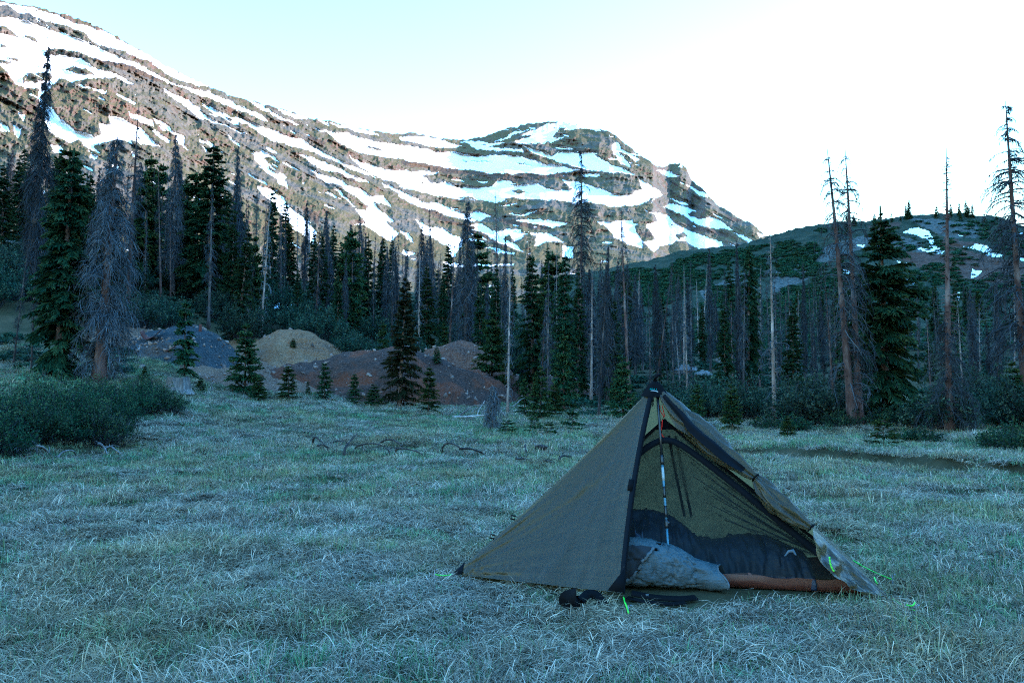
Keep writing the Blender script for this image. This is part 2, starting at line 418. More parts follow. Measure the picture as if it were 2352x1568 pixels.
for i, (mx, my, hw, hd, top, a, kind) in enumerate(MOUNDS):
    n, m = 90, 150
    T, Q = np.meshgrid(np.linspace(0, 2 * math.pi, m), np.linspace(0.0, 1.3, n))
    u = np.cos(T) * Q * hw; v = np.sin(T) * Q * hd
    X = mx + u * math.cos(a) + v * math.sin(a); Y = my - u * math.sin(a) + v * math.cos(a)
    Z = mound_z(i, X, Y)
    V = np.stack([X, Y, Z], -1)
    g = grid_mesh('gravel_mound', V[:, ::1], GRAVEL[kind])
    # loose stones lying on this mound, one joined part
    sb = MB(); rg = np.random.default_rng(300 + i)
    for k in range(520):
        q = math.sqrt(rg.uniform()) * 1.12; th = rg.uniform(0, 2 * math.pi)
        uu, vv = math.cos(th) * q * hw, math.sin(th) * q * hd
        x = mx + uu * math.cos(a) + vv * math.sin(a); y = my - uu * math.sin(a) + vv * math.cos(a)
        sz = 0.03 + 0.15 * rg.uniform() ** 4 + (0.09 * rg.uniform() if q > 0.75 else 0)
        z = float(mound_z(i, np.array(x), np.array(y)))
        if z < float(ground_z(x, y)) - 0.02: continue
        V = (OCT * (1 + 0.3 * rg.normal(size=(6, 1))) * np.array([1, .8, .6]) * sz) @ rot3(*rg.uniform(0, 6.28, 3)).T
        sb.add(V + [x, y, z + sz * 0.15], None, OCF, rg.uniform(0, 1))
    o = sb.build('loose_stones', M_STONE, g); o['kind'] = 'stuff'

# ================================================================== MOUNTAIN (rock, heath and old snow)
def conv(crop, pts):
    ox, oy, s = crop
    return [((ox + x * s) * 0.57422, (oy + y * s) * 0.57422) for x, y in pts]
C1, C2, C3, C4 = (0, 0, 800 / 1568), (800, 300, 800 / 1568), (1600, 400, 800 / 1568), (2300, 500, 800 / 1568)
C7 = (3200, 500, 1 / 2.24)
def flat(s): 
    n = [float(k) for k in s.split()]; return list(zip(n[0::2], n[1::2]))
SNOW = [
 (C1, 1, "0 20 160 45 330 85 520 155 700 218 860 270 1000 345 1150 415 1300 505 1450 590 1568 643 1568 678 1450 640 1330 590 1210 510 1180 490 1060 440 960 395 880 375 790 350 700 310 640 250 500 200 430 190 360 170 290 130 160 95 70 40 0 45"),
 (C1, 1, "-300 100 0 135 100 140 220 160 300 195 400 250 520 270 640 320 740 355 850 410 960 460 1090 500 1180 560 1300 620 1420 680 1568 710 1568 745 1450 700 1350 660 1230 610 1080 540 960 490 850 475 740 455 620 410 540 400 430 385 370 395 340 440 480 440 650 465 760 520 860 560 960 610 1070 670 1000 655 900 610 820 605 700 615 600 625 560 640 460 620 400 690 330 740 310 770 400 850 430 900 520 970 600 1020 700 1060 740 1085 790 1050 780 970 870 980 860 900 960 930 1060 990 1180 1080 1270 1150 1180 1140 1050 1110 930 1100 860 1100 740 1140 700 1180 620 1100 560 1130 440 1060 380 1030 340 930 310 830 300 700 200 690 130 660 70 580 0 520 -300 400"),
 (C1, 0, "-100 180 0 200 50 210 110 270 170 305 60 285 0 260 -100 230"), (C1, 0, "0 350 50 365 40 380 0 375"),
 (C1, 0, "0 460 90 495 60 510 0 505"), (C1, 0, "70 455 145 465 140 485 80 480"),
 (C1, 0, "190 275 250 290 320 345 250 330 200 290"), (C1, 0, "350 290 430 320 380 310"),
 (C1, 0, "180 600 230 570 400 575 415 600 380 640 280 655 190 645"), (C1, 0, "510 550 570 520 680 540 760 590 700 585 600 575"),
 (C1, 0, "355 395 430 380 520 420 620 450 500 440 390 425"), (C1, 0, "640 460 740 470 860 560 760 540"),
 (C1, 1, "140 870 200 920 190 960 150 900"), (C1, 1, "0 950 60 1000 80 1040 0 1010"), (C1, 1, "100 980 160 1010 150 1080 110 1060"),
 (C1, 1, "610 655 680 680 830 710 820 735 720 700 640 680"), (C1, 1, "1010 880 1190 945 1210 990 1100 960 1030 920"),
 (C1, 1, "1200 935 1290 960 1370 1040 1290 1000 1220 960"), (C1, 1, "1370 1030 1440 1070 1430 1130 1480 1190 1400 1120"),
 (C1, 1, "1270 690 1400 750 1480 800 1568 850 1568 933 1480 850 1390 790 1300 730"),
 (C1, 1, "710 1210 760 1220 750 1250 715 1240"), (C1, 1, "870 1270 935 1290 915 1340 880 1320"), (C1, 1, "1100 1370 1150 1390 1140 1430 1105 1410"),
 (C1, 1, "400 1130 480 1150 520 1220 430 1200"), (C1, 1, "1170 1380 1240 1400 1230 1450 1190 1430"), (C1, 1, "1020 1190 1070 1200 1060 1240 1030 1230"),
 (C2, 1, "0 55 60 60 190 110 200 130 130 110 0 88"), (C2, 1, "0 115 120 160 230 205 330 250 450 300 540 350 500 360 380 300 250 250 130 200 0 160"),
 (C2, 1, "380 195 470 230 560 290 680 350 780 390 760 395 620 340 520 290 420 230"), (C2, 1, "590 260 700 290 850 330 840 345 740 340 640 290"),
 (C2, 1, "0 215 130 275 200 330 350 355 470 400 600 440 640 470 800 500 880 560 1000 620 1150 690 1280 750 1370 810 1250 770 1100 690 960 630 850 590 740 560 640 540 560 510 480 460 380 400 240 330"),
 (C2, 1, "0 290 100 350 230 410 380 475 300 450 200 400 100 375 0 340"), (C2, 1, "210 470 240 500 310 545 320 560 270 540 220 490"),
 (C2, 1, "430 605 560 615 630 690 540 640 470 660 540 700 530 740 600 780 650 770 690 890 620 830 540 780 480 720 430 660"),
 (C2, 1, "780 615 900 650 1000 695 1110 745 1230 800 1340 850 1240 830 1100 775 960 735 860 680"),
 (C2, 1, "870 745 1000 790 1140 850 1280 900 1340 960 1440 950 1490 1040 1420 1010 1360 1000 1420 1080 1520 1140 1510 1160 1440 1140 1560 1240 1480 1310 1400 1250 1280 1170 1190 1170 1300 1160 1240 1090 1200 1010 1130 950 1100 910 1050 900 1150 980 1230 1050 1310 1060 1320 1030 1200 940 1100 870 1000 850 920 800"),
 (C2, 1, "450 870 560 900 640 960 720 1060 820 1130 910 1230 880 1330 830 1270 690 1160 620 1080 560 980 480 930"),
 (C2, 1, "150 930 230 960 210 1020 160 990"), (C2, 1, "20 560 60 590 40 610"), (C2, 1, "1430 850 1568 910 1568 930 1450 880"),
 (C2, 1, "900 420 1020 440 1170 460 1300 500 1420 520 1568 550 1568 660 1430 640 1250 600 1150 580 1080 510 1000 450"),
 (C2, 0, "1290 550 1400 570 1470 600 1380 585"),
 (C2, 1, "1000 370 1150 395 1300 430 1420 470 1300 460 1150 420"), (C2, 1, "1130 600 1200 650 1320 710 1450 745 1568 750 1568 855 1450 825 1350 790 1250 710 1170 630"),
 (C3, 1, "1150 185 1250 180 1400 190 1568 225 1568 240 1450 230 1340 235 1250 235 1200 290 1300 290 1200 320 1130 350 1000 345 890 330 900 320 1060 280 960 280 1000 255 1080 230 1130 200"),
 (C3, 1, "730 320 830 295 900 240 980 240 1060 225 960 250 890 270 860 295 780 318"), (C3, 0, "1240 220 1300 215 1290 235 1250 235"),
 (C3, 1, "0 285 200 290 330 310 490 360 400 375 280 370 130 340 0 310"), (C3, 1, "480 330 700 330 830 335 700 360 800 380 950 385 960 410 800 400 650 385 560 370"),
 (C3, 1, "0 350 150 380 280 405 450 410 600 440 760 430 950 450 1100 490 1300 530 1420 550 1300 560 1180 580 1000 575 830 575 730 580 560 550 400 535 200 495 60 480 0 465"),
 (C3, 0, "215 475 290 490 260 492"), (C3, 0, "600 460 750 490 690 485"), (C3, 0, "880 480 1040 515 960 505"),
 (C3, 1, "950 355 1060 390 1200 440 1240 400 1350 410 1430 420 1568 450 1568 560 1460 545 1350 520 1200 470 1050 420"), (C3, 1, "1400 575 1560 580 1568 600 1460 605"),
 (C3, 1, "0 560 100 560 320 570 280 580 170 600 240 650 350 650 480 690 620 680 700 680 770 630 830 640 890 670 980 660 1060 650 1150 690 1250 715 1360 700 1270 620 1330 620 1400 650 1480 680 1568 690 1568 815 1400 810 1250 790 1120 780 950 770 830 775 740 810 610 790 480 775 280 745 100 705 0 680"),
 (C3, 0, "120 650 180 640 175 660"), (C3, 0, "865 710 950 695 1010 725 900 730"), (C3, 0, "440 755 560 765 615 785 520 780"),
 (C3, 1, "0 705 150 790 300 820 400 855 470 870 520 890 620 880 710 920 620 950 540 955 450 920 330 890 200 840 80 800 0 760"),
 (C3, 1, "790 820 920 810 860 830"), (C3, 1, "830 880 960 900 1060 870 1080 880 1000 905 900 900"), (C3, 1, "900 940 1060 940 1250 950 1330 965 1270 990 1200 1000 1060 970 950 955"),
 (C3, 1, "130 940 250 1000 330 1010 400 1060 500 1090 470 1150 330 1130 200 1050"),
 (C3, 1, "560 980 640 970 720 1030 870 1020 950 1020 970 1080 900 1110 850 1060 800 1090 900 1130 960 1190 860 1160 720 1090 620 1020"),
 (C3, 1, "380 1080 450 1090 460 1150 420 1240 390 1230"), (C3, 1, "560 1040 680 1100 640 1095 570 1060"), (C3, 1, "660 1160 760 1170 900 1210 890 1220 770 1200"),
 (C3, 1, "1060 1040 1180 1050 1280 1120 1200 1110 1150 1100 1060 1150"), (C3, 1, "1270 1140 1360 1150 1360 1240 1280 1250"), (C3, 1, "20 1170 120 1210 60 1230 20 1200"),
 (C3, 1, "0 1020 60 1040 110 1120 40 1080"), (C3, 1, "330 1270 430 1280 900 1290 880 1300 500 1310 350 1310"),
 (C4, 1, "290 160 330 130 360 190 420 220 510 270 480 290 430 250 370 210 340 210 400 270 440 345 360 300 310 230"),
 (C4, 1, "0 215 130 215 170 250 270 300 400 360 470 390 300 370 150 350 0 330"), (C4, 1, "640 350 740 355 770 375 820 400 740 405 690 380"), (C4, 1, "800 320 850 305 830 335"),
 (C4, 1, "870 465 940 490 1020 540 1040 580 980 550 900 490"),
 (C4, 1, "510 430 560 450 650 510 690 545 600 610 640 570 520 620 420 630 300 645 150 610 100 560 90 480 190 490 270 530 380 550 460 550 470 510 530 510"),
 (C4, 1, "750 575 890 620 860 630 770 590"), (C4, 1, "690 640 760 610 860 640 950 680 880 690 960 740 1060 720 1150 760 1240 820 1150 810 1040 800 930 770 860 700 780 670"),
 (C4, 1, "540 660 640 690 730 710 790 770 860 820 1000 860 1060 890 1150 910 1160 960 1050 990 980 960 900 930 780 900 640 900 560 780 640 760 620 710"),
 (C4, 1, "550 920 650 890 780 900 760 930 660 950 610 1000"), (C4, 1, "180 760 300 760 440 740 480 830 540 920 540 960 450 950 330 900 290 850"),
 (C4, 1, "1240 830 1330 870 1410 910 1370 930 1280 860"), (C4, 1, "1200 930 1330 945 1260 950"), (C4, 1, "1430 840 1500 870 1440 890"), (C4, 1, "820 900 960 900 1150 920 1140 970 1000 985"),
 (C4, 0, "720 775 790 780 750 785"), (C4, 0, "780 855 860 850 885 885 810 890")]
HEATH = [(C3, "0 480 140 490 420 540 620 570 840 575 1180 580 1230 570 1560 565 1568 585 1300 600 1100 620 900 640 760 620 560 590 300 560 0 510"),
 (C3, "120 800 300 880 460 960 620 1000 780 1080 900 1170 820 1160 640 1080 480 1000 300 930 180 860"), (C3, "760 940 880 930 960 960 1180 1000 1150 1020 960 1000 820 980"),
 (C3, "1050 860 1180 850 1130 890 1000 910"), (C1, "640 450 860 470 1000 490 1180 570 1300 640 1220 640 1060 580 880 510"), (C2, "520 330 760 385 740 400 560 370"),
 (C2, "820 450 980 530 960 560 850 500"), (C2, "1010 730 1180 800 1240 850 1100 800"), (C2, "420 195 560 250 640 300 500 240"),
 (C4, "480 820 640 850 650 880 540 880"), (C4, "790 770 1080 810 1230 870 1180 880 900 810"), (C4, "1180 700 1330 740 1280 760 1200 730"),
 (C2, "1430 1220 1550 1250 1520 1300 1450 1260"), (C2, "800 1010 940 1090 930 1180 820 1090")]
SKYLINE = np.array([(-500, -150), (-300, -88), (0, 1), (100, 20), (200, 50), (280, 92), (380, 150), (480, 200), (560, 228), (640, 250), (700, 268), (760, 280), (850, 300), (900, 308), (950, 306), (1000, 318), (1060, 324), (1100, 318), (1160, 296), (1240, 280), (1280, 280), (1340, 293), (1400, 303), (1430, 325), (1470, 355), (1510, 385), (1530, 380), (1562, 374), (1576, 386), (1590, 415), (1620, 440), (1650, 470), (1690, 495), (1730, 515), (1755, 540), (1800, 570), (1900, 600)], float)

def slope_mesh(name, x0, x1, nx, nv, sky, base, rb, rs, relief_amp, polys, heath, mat, jag, seed, rock=None, dirang=0.55, over=0.25):
    """a mountainside: columns are directions from the valley, rows climb from its foot to the crest and over it"""
    px = np.linspace(x0, x1, nx); v = np.linspace(0, 1, nv)
    PX, V = np.meshgrid(px, v)
    ys = np.interp(PX, sky[:, 0], sky[:, 1]); yb = np.interp(PX, base[:, 0], base[:, 1])
    jagn = jag * (fbm(PX / 9.0, PX * 0, 4, seed + 2) + 0.5 * fbm(PX / 40.0, PX * 0, 3, seed + 3))
    PY = yb + (ys - yb) * V + jagn * V ** 40
    wx = PX + 5 * fbm(PX / 25, PY / 25, 3, seed + 11) + 2.6 * fbm(PX / 6, PY / 6, 3, seed + 12)
    wy = PY + 4 * fbm(PX / 25, PY / 25, 3, seed + 13) + 2.4 * fbm(PX / 5, PY / 5, 3, seed + 14)
    snow = np.zeros(PX.shape)
    for crop, val, s in polys: snow[inpoly(wx, wy, conv(crop, flat(s)))] = val
    # a few thin leftovers of snow in the gullies between the rocks
    if dirang is None:
        wd = smooth(800, 1050, PX) * smooth(1650, 1400, PX); a1, a2 = 0.52, 0.10
    else:
        wd = PX * 0; a1 = a2 = dirang
    def streak(fn, la, lc, oct, sd_):
        q1 = fn((PX * math.cos(a1) + PY * math.sin(a1)) / la, (-PX * math.sin(a1) + PY * math.cos(a1)) / lc, oct, sd_)
        if dirang is not None: return q1
        q2 = fn((PX * math.cos(a2) + PY * math.sin(a2)) / la, (-PX * math.sin(a2) + PY * math.cos(a2)) / lc, oct, sd_)
        return q1 * (1 - wd) + q2 * wd
    gul = streak(fbm, 60, 9, 4, seed + 30)
    if dirang is None:
        snow = np.where((gul > 0.50) & (fbm(PX / 70, PY / 50, 3, seed + 31) > -0.02), 1.0, snow)
        snow = np.where((snow > 0.5) & (streak(fbm, 22, 5, 4, seed + 33) > 0.66), 0.0, snow)
    he = np.zeros(PX.shape)
    for crop, s in heath: he[inpoly(wx, wy, conv(crop, flat(s)))] = 1
    he = np.clip(he, 0, 1) * (1 - snow)
    rk = 1 - np.clip(snow, 0, 1)
    # blur of the rock mask: rock stands proud of the snow
    bl = rk.copy()
    for k in range(3):
        bl = (bl + np.roll(bl, 1, 0) + np.roll(bl, -1, 0) + np.roll(bl, 1, 1) + np.roll(bl, -1, 1)) / 5
    r = np.interp(PX, rb[:, 0], rb[:, 1]); r2 = np.interp(PX, rs[:, 0], rs[:, 1])
    rad = r + (r2 - r) * V ** 1.15
    big = streak(fbm, 150, 70, 3, seed + 5)
    ledge = streak(ridged, 85, 18, 3, seed + 6)
    lump = ridged(PX / 34, PY / 26, 3, seed + 9)
    crag = ridged(PX / 11 + PY / 40, PY / 13, 4, seed + 7)
    fine = fbm(PX / 3.0, PY / 3.0, 3, seed + 8)
    rel = (1.1 * big + bl * (1.0 * (ledge - 0.5) + 0.95 * (lump - 0.5) + 0.42 * (crag - 0.5) + 0.07 * fine + 0.20) + 0.05 * fbm(PX / 14, PY / 9, 3, seed + 15) * (1 - bl))
    scale = relief_amp * rad / 600.0
    edge = smooth(0, 0.08, 1 - V) * 0.7 + 0.3
    rad = rad - rel * scale * edge
    dx, dy, dz = direction(PX, PY); h = np.hypot(dx, dy)
    d = rad / h
    W = np.stack([dx * d, d, CAM_H + dz * d], -1)
    # the far side of the crest
    nb = 16; Wb = []
    for k in range(1, nb + 1):
        q = W[-1].copy(); f = 1 + over * k / nb
        q[:, 0] *= f; q[:, 1] *= f; q[:, 2] -= (k / nb) ** 1.1 * (W[-1][:, 2] - W[0][:, 2]) * 1.05 + k * 0.4
        Wb.append(q)
    pad = lambda a, val=None: np.concatenate([a, np.repeat(a[-1:], nb, 0) if val is None else np.full((nb, nx), val)])
    at = {'snow': pad(snow, 0.0), 'heath': pad(he), 'col': pad(PX / 2352), 'band': pad(gul)}
    if rock is not None: at['rock'] = pad(rock(PX, PY, wx, wy))
    W = np.concatenate([W, np.array(Wb)])
    o = grid_mesh(name, W, mat, at, smooth_=True)
    return o, lambda x, vv: W[int(np.clip(vv, 0, 1) * (nv - 1)), int(np.clip((x - x0) / (x1 - x0), 0, 1) * (nx - 1))]

def mat_mountain():
    t = NT('mountain_rock_and_snow'); v = t.coord()
    n1 = t.noise(0.02, 6, v, 0.65); n2 = t.noise(0.15, 6, v, 0.7); n3 = t.noise(0.9, 4, v, 0.7)
    rock = t.ramp(n2, [(0.28, (0.075, 0.066, 0.052)), (0.45, (0.13, 0.113, 0.085)), (0.6, (0.185, 0.158, 0.113)), (0.75, (0.27, 0.23, 0.165))])
    rust = t.ramp(n2, [(0.3, (0.08, 0.045, 0.03)), (0.6, (0.20, 0.12, 0.075)), (0.8, (0.30, 0.20, 0.14))])
    rock = t.mix(t.ramp(n1, [(0.50, (0, 0, 0)), (0.62, (0.75, 0.75, 0.75))]), rock, rust)
    turf = t.ramp(n3, [(0.35, (0.09, 0.075, 0.03)), (0.65, (0.20, 0.16, 0.06))])
    rock = t.mix(t.math('MULTIPLY', t.ramp(t.attr('band'), [(0.5, (0, 0, 0)), (0.75, (0.0, 0.0, 0.0))]), 1.0), rock, turf)
    geo = t.n('NewGeometry'); sp = t.n('SeparateXYZ'); t.l(geo.outputs['Normal'], sp.inputs[0])
    flatg = t.math('MULTIPLY', t.ramp(sp.outputs['Z'], [(0.62, (0, 0, 0)), (0.8, (1, 1, 1))]), t.ramp(n1, [(0.4, (0, 0, 0)), (0.5, (0.85, 0.85, 0.85))]))
    rock = t.mix(flatg, rock, turf)
    heath = t.ramp(n3, [(0.35, (0.05, 0.036, 0.022)), (0.5, (0.11, 0.075, 0.045)), (0.7, (0.17, 0.125, 0.065))])
    col = t.mix(t.attr('heath'), rock, heath)
    sm = t.ramp(t.math('ADD', t.attr('snow'), t.math('MULTIPLY', t.math('SUBTRACT', n3, 0.5), 0.5)), [(0.46, (0, 0, 0)), (0.54, (1, 1, 1))])
    col = t.mix(sm, t.hsv(col, 0.5, 1.15, 0.58), (0.90, 0.885, 0.87))
    bh = t.math('MULTIPLY', t.math('ADD', n2, t.math('MULTIPLY', n3, 0.4)), t.math('SUBTRACT', 1.04, sm))
    t.bump(bh, 0.7, 2.0)
    return t.done(col, 0.9, 0.060, 1.0)
MTN_BASE = np.array([(-500, 640), (0, 640), (400, 655), (800, 690), (1200, 720), (1500, 730), (1900, 740)], float)
MTN_RB = np.array([(-500, 120), (0, 130), (400, 140), (800, 165), (1200, 210), (1500, 250), (1750, 300), (1900, 330)], float)
MTN_RS = np.array([(-500, 380), (0, 430), (300, 500), (640, 640), (800, 760), (900, 900), (1000, 1050), (1100, 1150), (1280, 1200), (1400, 1150), (1500, 1050), (1540, 1250), (1590, 1200), (1620, 1000), (1755, 760), (1900, 700)], float)
mountain, MPOS = slope_mesh('mountain', -300, 1880, 1350, 360, SKYLINE, MTN_BASE, MTN_RB, MTN_RS, 19.0, SNOW, HEATH, mat_mountain(), 5.0, 100, None, None)

# ================================================================== RIGHT-HAND HILL
HSNOW = [(C7, 1, "920 955 985 930 1090 930 1150 965 1210 1040 1220 1080 1290 1130 1270 1150 1190 1150 1100 1120 1050 1095 1160 1090 1170 1060 1090 1010 1000 980"),
 (C7, 1, "1460 1090 1550 1105 1560 1065 1680 1075 1810 1170 1770 1185 1680 1165 1600 1125"), (C7, 1, "1520 1275 1580 1300 1650 1300 1600 1350 1530 1375"), (C7, 1, "1960 970 2040 960 2060 1000"),
 (C7, 1, "1960 1150 2100 1170 2090 1230 1990 1220"), (C7, 1, "500 1075 580 1080 570 1100 510 1095"), (C7, 1, "1070 1490 1150 1480 1140 1510"), (C7, 1, "1390 1510 1430 1500 1430 1568 1400 1568"),
 (C7, 1, "860 1215 950 1235 930 1250 880 1245"), (C7, 1, "930 1390 1010 1385 1060 1420 1000 1430"), (C7, 1, "380 1290 460 1300 450 1400 400 1390"), (C7, 1, "1400 985 1480 1000 1440 1005")]
def hill_rock(PX, PY, wx, wy):
    a = np.zeros(PX.shape)
    for s in ("960 850 1060 835 1300 850 1560 880 1640 960 1560 1020 1400 1020 1240 990 1150 940 1060 900", "480 1010 760 960 900 980 1080 1060 1100 1130 900 1120 600 1110 400 1160 200 1240 60 1180 300 1060",
              "-900 1480 -500 1330 -420 1360 -700 1480 -860 1560", "-200 1300 60 1230 150 1330 -100 1480 -260 1500"):
        a[inpoly(wx, wy, conv(C7, flat(s)))] = 1
    return a
HHEATH = [(C7, "900 1130 1100 1130 1300 1160 1480 1120 1700 1180 1850 1200 2100 1260 2100 1420 1500 1400 1100 1300 900 1200"), (C7, "1300 1000 1420 1040 1640 1060 1500 1090 1330 1130 1240 1080"), (C7, "600 900 900 870 860 920 650 940")]
def mat_hill():
    t = NT('hill_turf_and_rock'); v = t.coord()
    n1 = t.noise(0.06, 5, v, 0.6); n2 = t.noise(0.35, 6, v, 0.7); n3 = t.noise(1.6, 4, v, 0.7)
    turf = t.ramp(n2, [(0.3, (0.020, 0.028, 0.014)), (0.5, (0.044, 0.054, 0.027)), (0.7, (0.09, 0.088, 0.044))])
    rock = t.ramp(n3, [(0.32, (0.05, 0.052, 0.045)), (0.5, (0.11, 0.112, 0.095)), (0.7, (0.20, 0.20, 0.17))])
    brown = t.ramp(n3, [(0.32, (0.04, 0.03, 0.02)), (0.6, (0.12, 0.08, 0.05)), (0.8, (0.17, 0.13, 0.08))])
    col = t.mix(t.attr('heath'), turf, brown)
    rf = t.ramp(t.math('ADD', t.attr('rock'), t.math('MULTIPLY', t.math('SUBTRACT', n2, 0.5), 2.6)), [(0.45, (0, 0, 0)), (0.6, (1, 1, 1))])
    col = t.mix(rf, col, rock)
    sm = t.ramp(t.math('ADD', t.attr('snow'), t.math('MULTIPLY', t.math('SUBTRACT', n3, 0.5), 0.6)), [(0.46, (0, 0, 0)), (0.54, (1, 1, 1))])
    col = t.mix(sm, t.hsv(col, 0.5, 0.9, 0.62), (0.90, 0.885, 0.87))
    t.bump(t.math('MULTIPLY', t.math('ADD', n2, n3), t.math('SUBTRACT', 1.03, sm)), 0.8, 0.6)
    return t.done(col, 0.95, 0.045, 1.0)
hill, HPOS = slope_mesh('hill', 1250, 3000, 700, 240, HSKY, HBASE, HRB, HRS, 9.0, HSNOW, HHEATH, mat_hill(), 3.0, 500, hill_rock, 0.2, 0.5)

# ridge beyond the right edge of the frame; the morning sun has not cleared it yet, so the valley lies in its shade
yy = np.linspace(-420, 470, 120); ss = np.linspace(-1, 1, 60)
S, YY = np.meshgrid(ss, yy)
hgt = 124 * smooth(-420, -250, YY) * smooth(470, 330, YY) + 0 * S
prof = np.clip(1 - np.abs(S) ** 1.3, 0, 1)
XX = 330 + 0.06 * YY + S * 150 * (0.6 + 0.4 * hgt / 124)
ZZ = -3 + hgt * prof * (1 + 0.05 * fbm(XX / 40, YY / 40, 4, 800)) + 2 * fbm(XX / 12, YY / 12, 3, 810)
nn = np.zeros(XX.shape)
grid_mesh('ridge', np.stack([XX, YY, ZZ], -1), bpy.data.materials['hill_turf_and_rock'], {'snow': nn, 'heath': nn, 'rock': nn})
# ================================================================== VEGETATION: materials
def mat_bark(name, a, b_, c_):
    t = NT(name); v = t.coord((1, 1, 0.25)); n1 = t.noise(6, 6, v, 0.7); n2 = t.noise(1.2, 3, t.coord((1, 1, 0.6)))
    col = t.ramp(n1, [(0.3, a), (0.5, b_), (0.72, c_)])
    col = t.mix(t.ramp(n2, [(0.52, (0, 0, 0)), (0.62, (0.7, 0.7, 0.7))]), col, tuple(min(1, x * 1.5) for x in c_))
    col = t.hsv(col, 0.5, 1.0, t.maprange(t.rand(), 0, 1, 0.65, 1.35))
    t.bump(n1, 0.8, 0.03)
    return t.done(col, 0.9, 0.060)
M_BARK_DEAD = mat_bark('weathered_bark', (0.030, 0.027, 0.025), (0.075, 0.067, 0.061), (0.165, 0.15, 0.137))
M_BARK_RED = mat_bark('flaking_red_bark', (0.042, 0.027, 0.022), (0.10, 0.068, 0.054), (0.19, 0.158, 0.135))
M_BARK_PALE = mat_bark('bare_bleached_wood', (0.12, 0.09, 0.07), (0.26, 0.215, 0.175), (0.42, 0.36, 0.30))
M_BARK_LIVE = mat_bark('spruce_bark', (0.045, 0.035, 0.03), (0.11, 0.085, 0.07), (0.20, 0.165, 0.14))
def mat_deadtwig(name, k=1.0):
    t = NT(name)
    c = t.ramp(t.attr('tone'), [(0.0, (0.030 * k, 0.032 * k, 0.036 * k)), (0.6, (0.092 * k, 0.096 * k, 0.104 * k)), (1.0, (0.23 * k, 0.235 * k, 0.24 * k))])
    c = t.hsv(c, 0.5, 1.0, t.maprange(t.rand(), 0, 1, 0.7, 1.3))
    return t.done(c, 0.9, 0.030)
M_TWIG = mat_deadtwig('dead_twigs', 0.8); M_TWIG_PALE = mat_deadtwig('bleached_twigs', 1.6)
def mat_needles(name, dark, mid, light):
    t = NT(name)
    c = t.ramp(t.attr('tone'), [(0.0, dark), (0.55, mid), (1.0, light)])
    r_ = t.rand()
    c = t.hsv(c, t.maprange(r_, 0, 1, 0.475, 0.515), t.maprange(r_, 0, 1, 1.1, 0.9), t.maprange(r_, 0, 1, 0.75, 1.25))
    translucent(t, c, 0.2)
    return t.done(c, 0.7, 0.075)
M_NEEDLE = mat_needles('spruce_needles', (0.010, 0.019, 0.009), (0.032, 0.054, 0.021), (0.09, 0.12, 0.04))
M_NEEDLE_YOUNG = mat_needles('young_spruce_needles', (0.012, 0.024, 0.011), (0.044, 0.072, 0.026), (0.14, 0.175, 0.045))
M_NEEDLE_CONE = mat_needles('cone_laden_needles', (0.008, 0.015, 0.007), (0.030, 0.040, 0.016), (0.085, 0.07, 0.03))
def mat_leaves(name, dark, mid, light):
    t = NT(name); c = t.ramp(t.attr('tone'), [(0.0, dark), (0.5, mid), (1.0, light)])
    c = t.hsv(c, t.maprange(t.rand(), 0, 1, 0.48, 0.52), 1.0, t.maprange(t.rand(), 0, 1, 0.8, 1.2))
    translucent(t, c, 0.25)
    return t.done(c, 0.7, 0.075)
M_WILLOW = mat_leaves('willow_leaves', (0.012, 0.024, 0.010), (0.040, 0.066, 0.028), (0.13, 0.17, 0.07))
M_WILLOW_GREY = mat_leaves('grey_willow_leaves', (0.014, 0.024, 0.014), (0.045, 0.065, 0.038), (0.13, 0.16, 0.095))
M_STEM = mat_deadtwig('willow_stems', 0.7)

# ------------------------------------------------------------------ tree generators (one mesh per part)
def unit(v): return v / (np.linalg.norm(v, axis=-1, keepdims=True) + 1e-9)
def trunk_path(rg, H, K, bend):
    z = np.linspace(0, H, K); ph = rg.uniform(0, 6.28, 2)
    x = bend * H * (np.sin(z / H * 2.2 + ph[0]) - math.sin(ph[0])) * 0.5 + np.cumsum(rg.normal(0, bend * 0.06 * H / 6, K)) * (z / H)
    y = bend * H * (np.sin(z / H * 1.7 + ph[1]) - math.sin(ph[1])) * 0.5
    return np.stack([x, y, z], -1)
def make_trunk(name, rg, H, rad, mat, bend=0.015, sides=8, K=18, flare=0.5, stubs=0, tip=0.06):
    pth = trunk_path(rg, H, K, bend); s = np.linspace(0, 1, K)
    r = rad * ((1 - s) ** 0.85 * (1 - tip) + tip) * (1 + flare * np.exp(-s * 22)) * (1 + 0.05 * rg.normal(size=K))
    b = MB(); b.tubes(pth, r, sides, rg.uniform(0.3, 0.7), cap=True)
    for k in range(stubs):
        t = rg.uniform(0.03, 0.97); p = np.array([np.interp(t, s, pth[:, i]) for i in range(3)]); a = rg.uniform(0, 6.28)
        L = rg.uniform(0.06, 0.34) * (1 - 0.4 * t); d = np.array([math.cos(a), math.sin(a), rg.uniform(-0.5, 0.3)])
        rr_ = np.interp(t, s, r)
        b.tubes(np.stack([p + d * rr_ * 0.7, p + d * (rr_ + L)])[None], np.array([[0.018, 0.010]]), 4, 0.4)
    return b.mesh(name, mat, True), pth
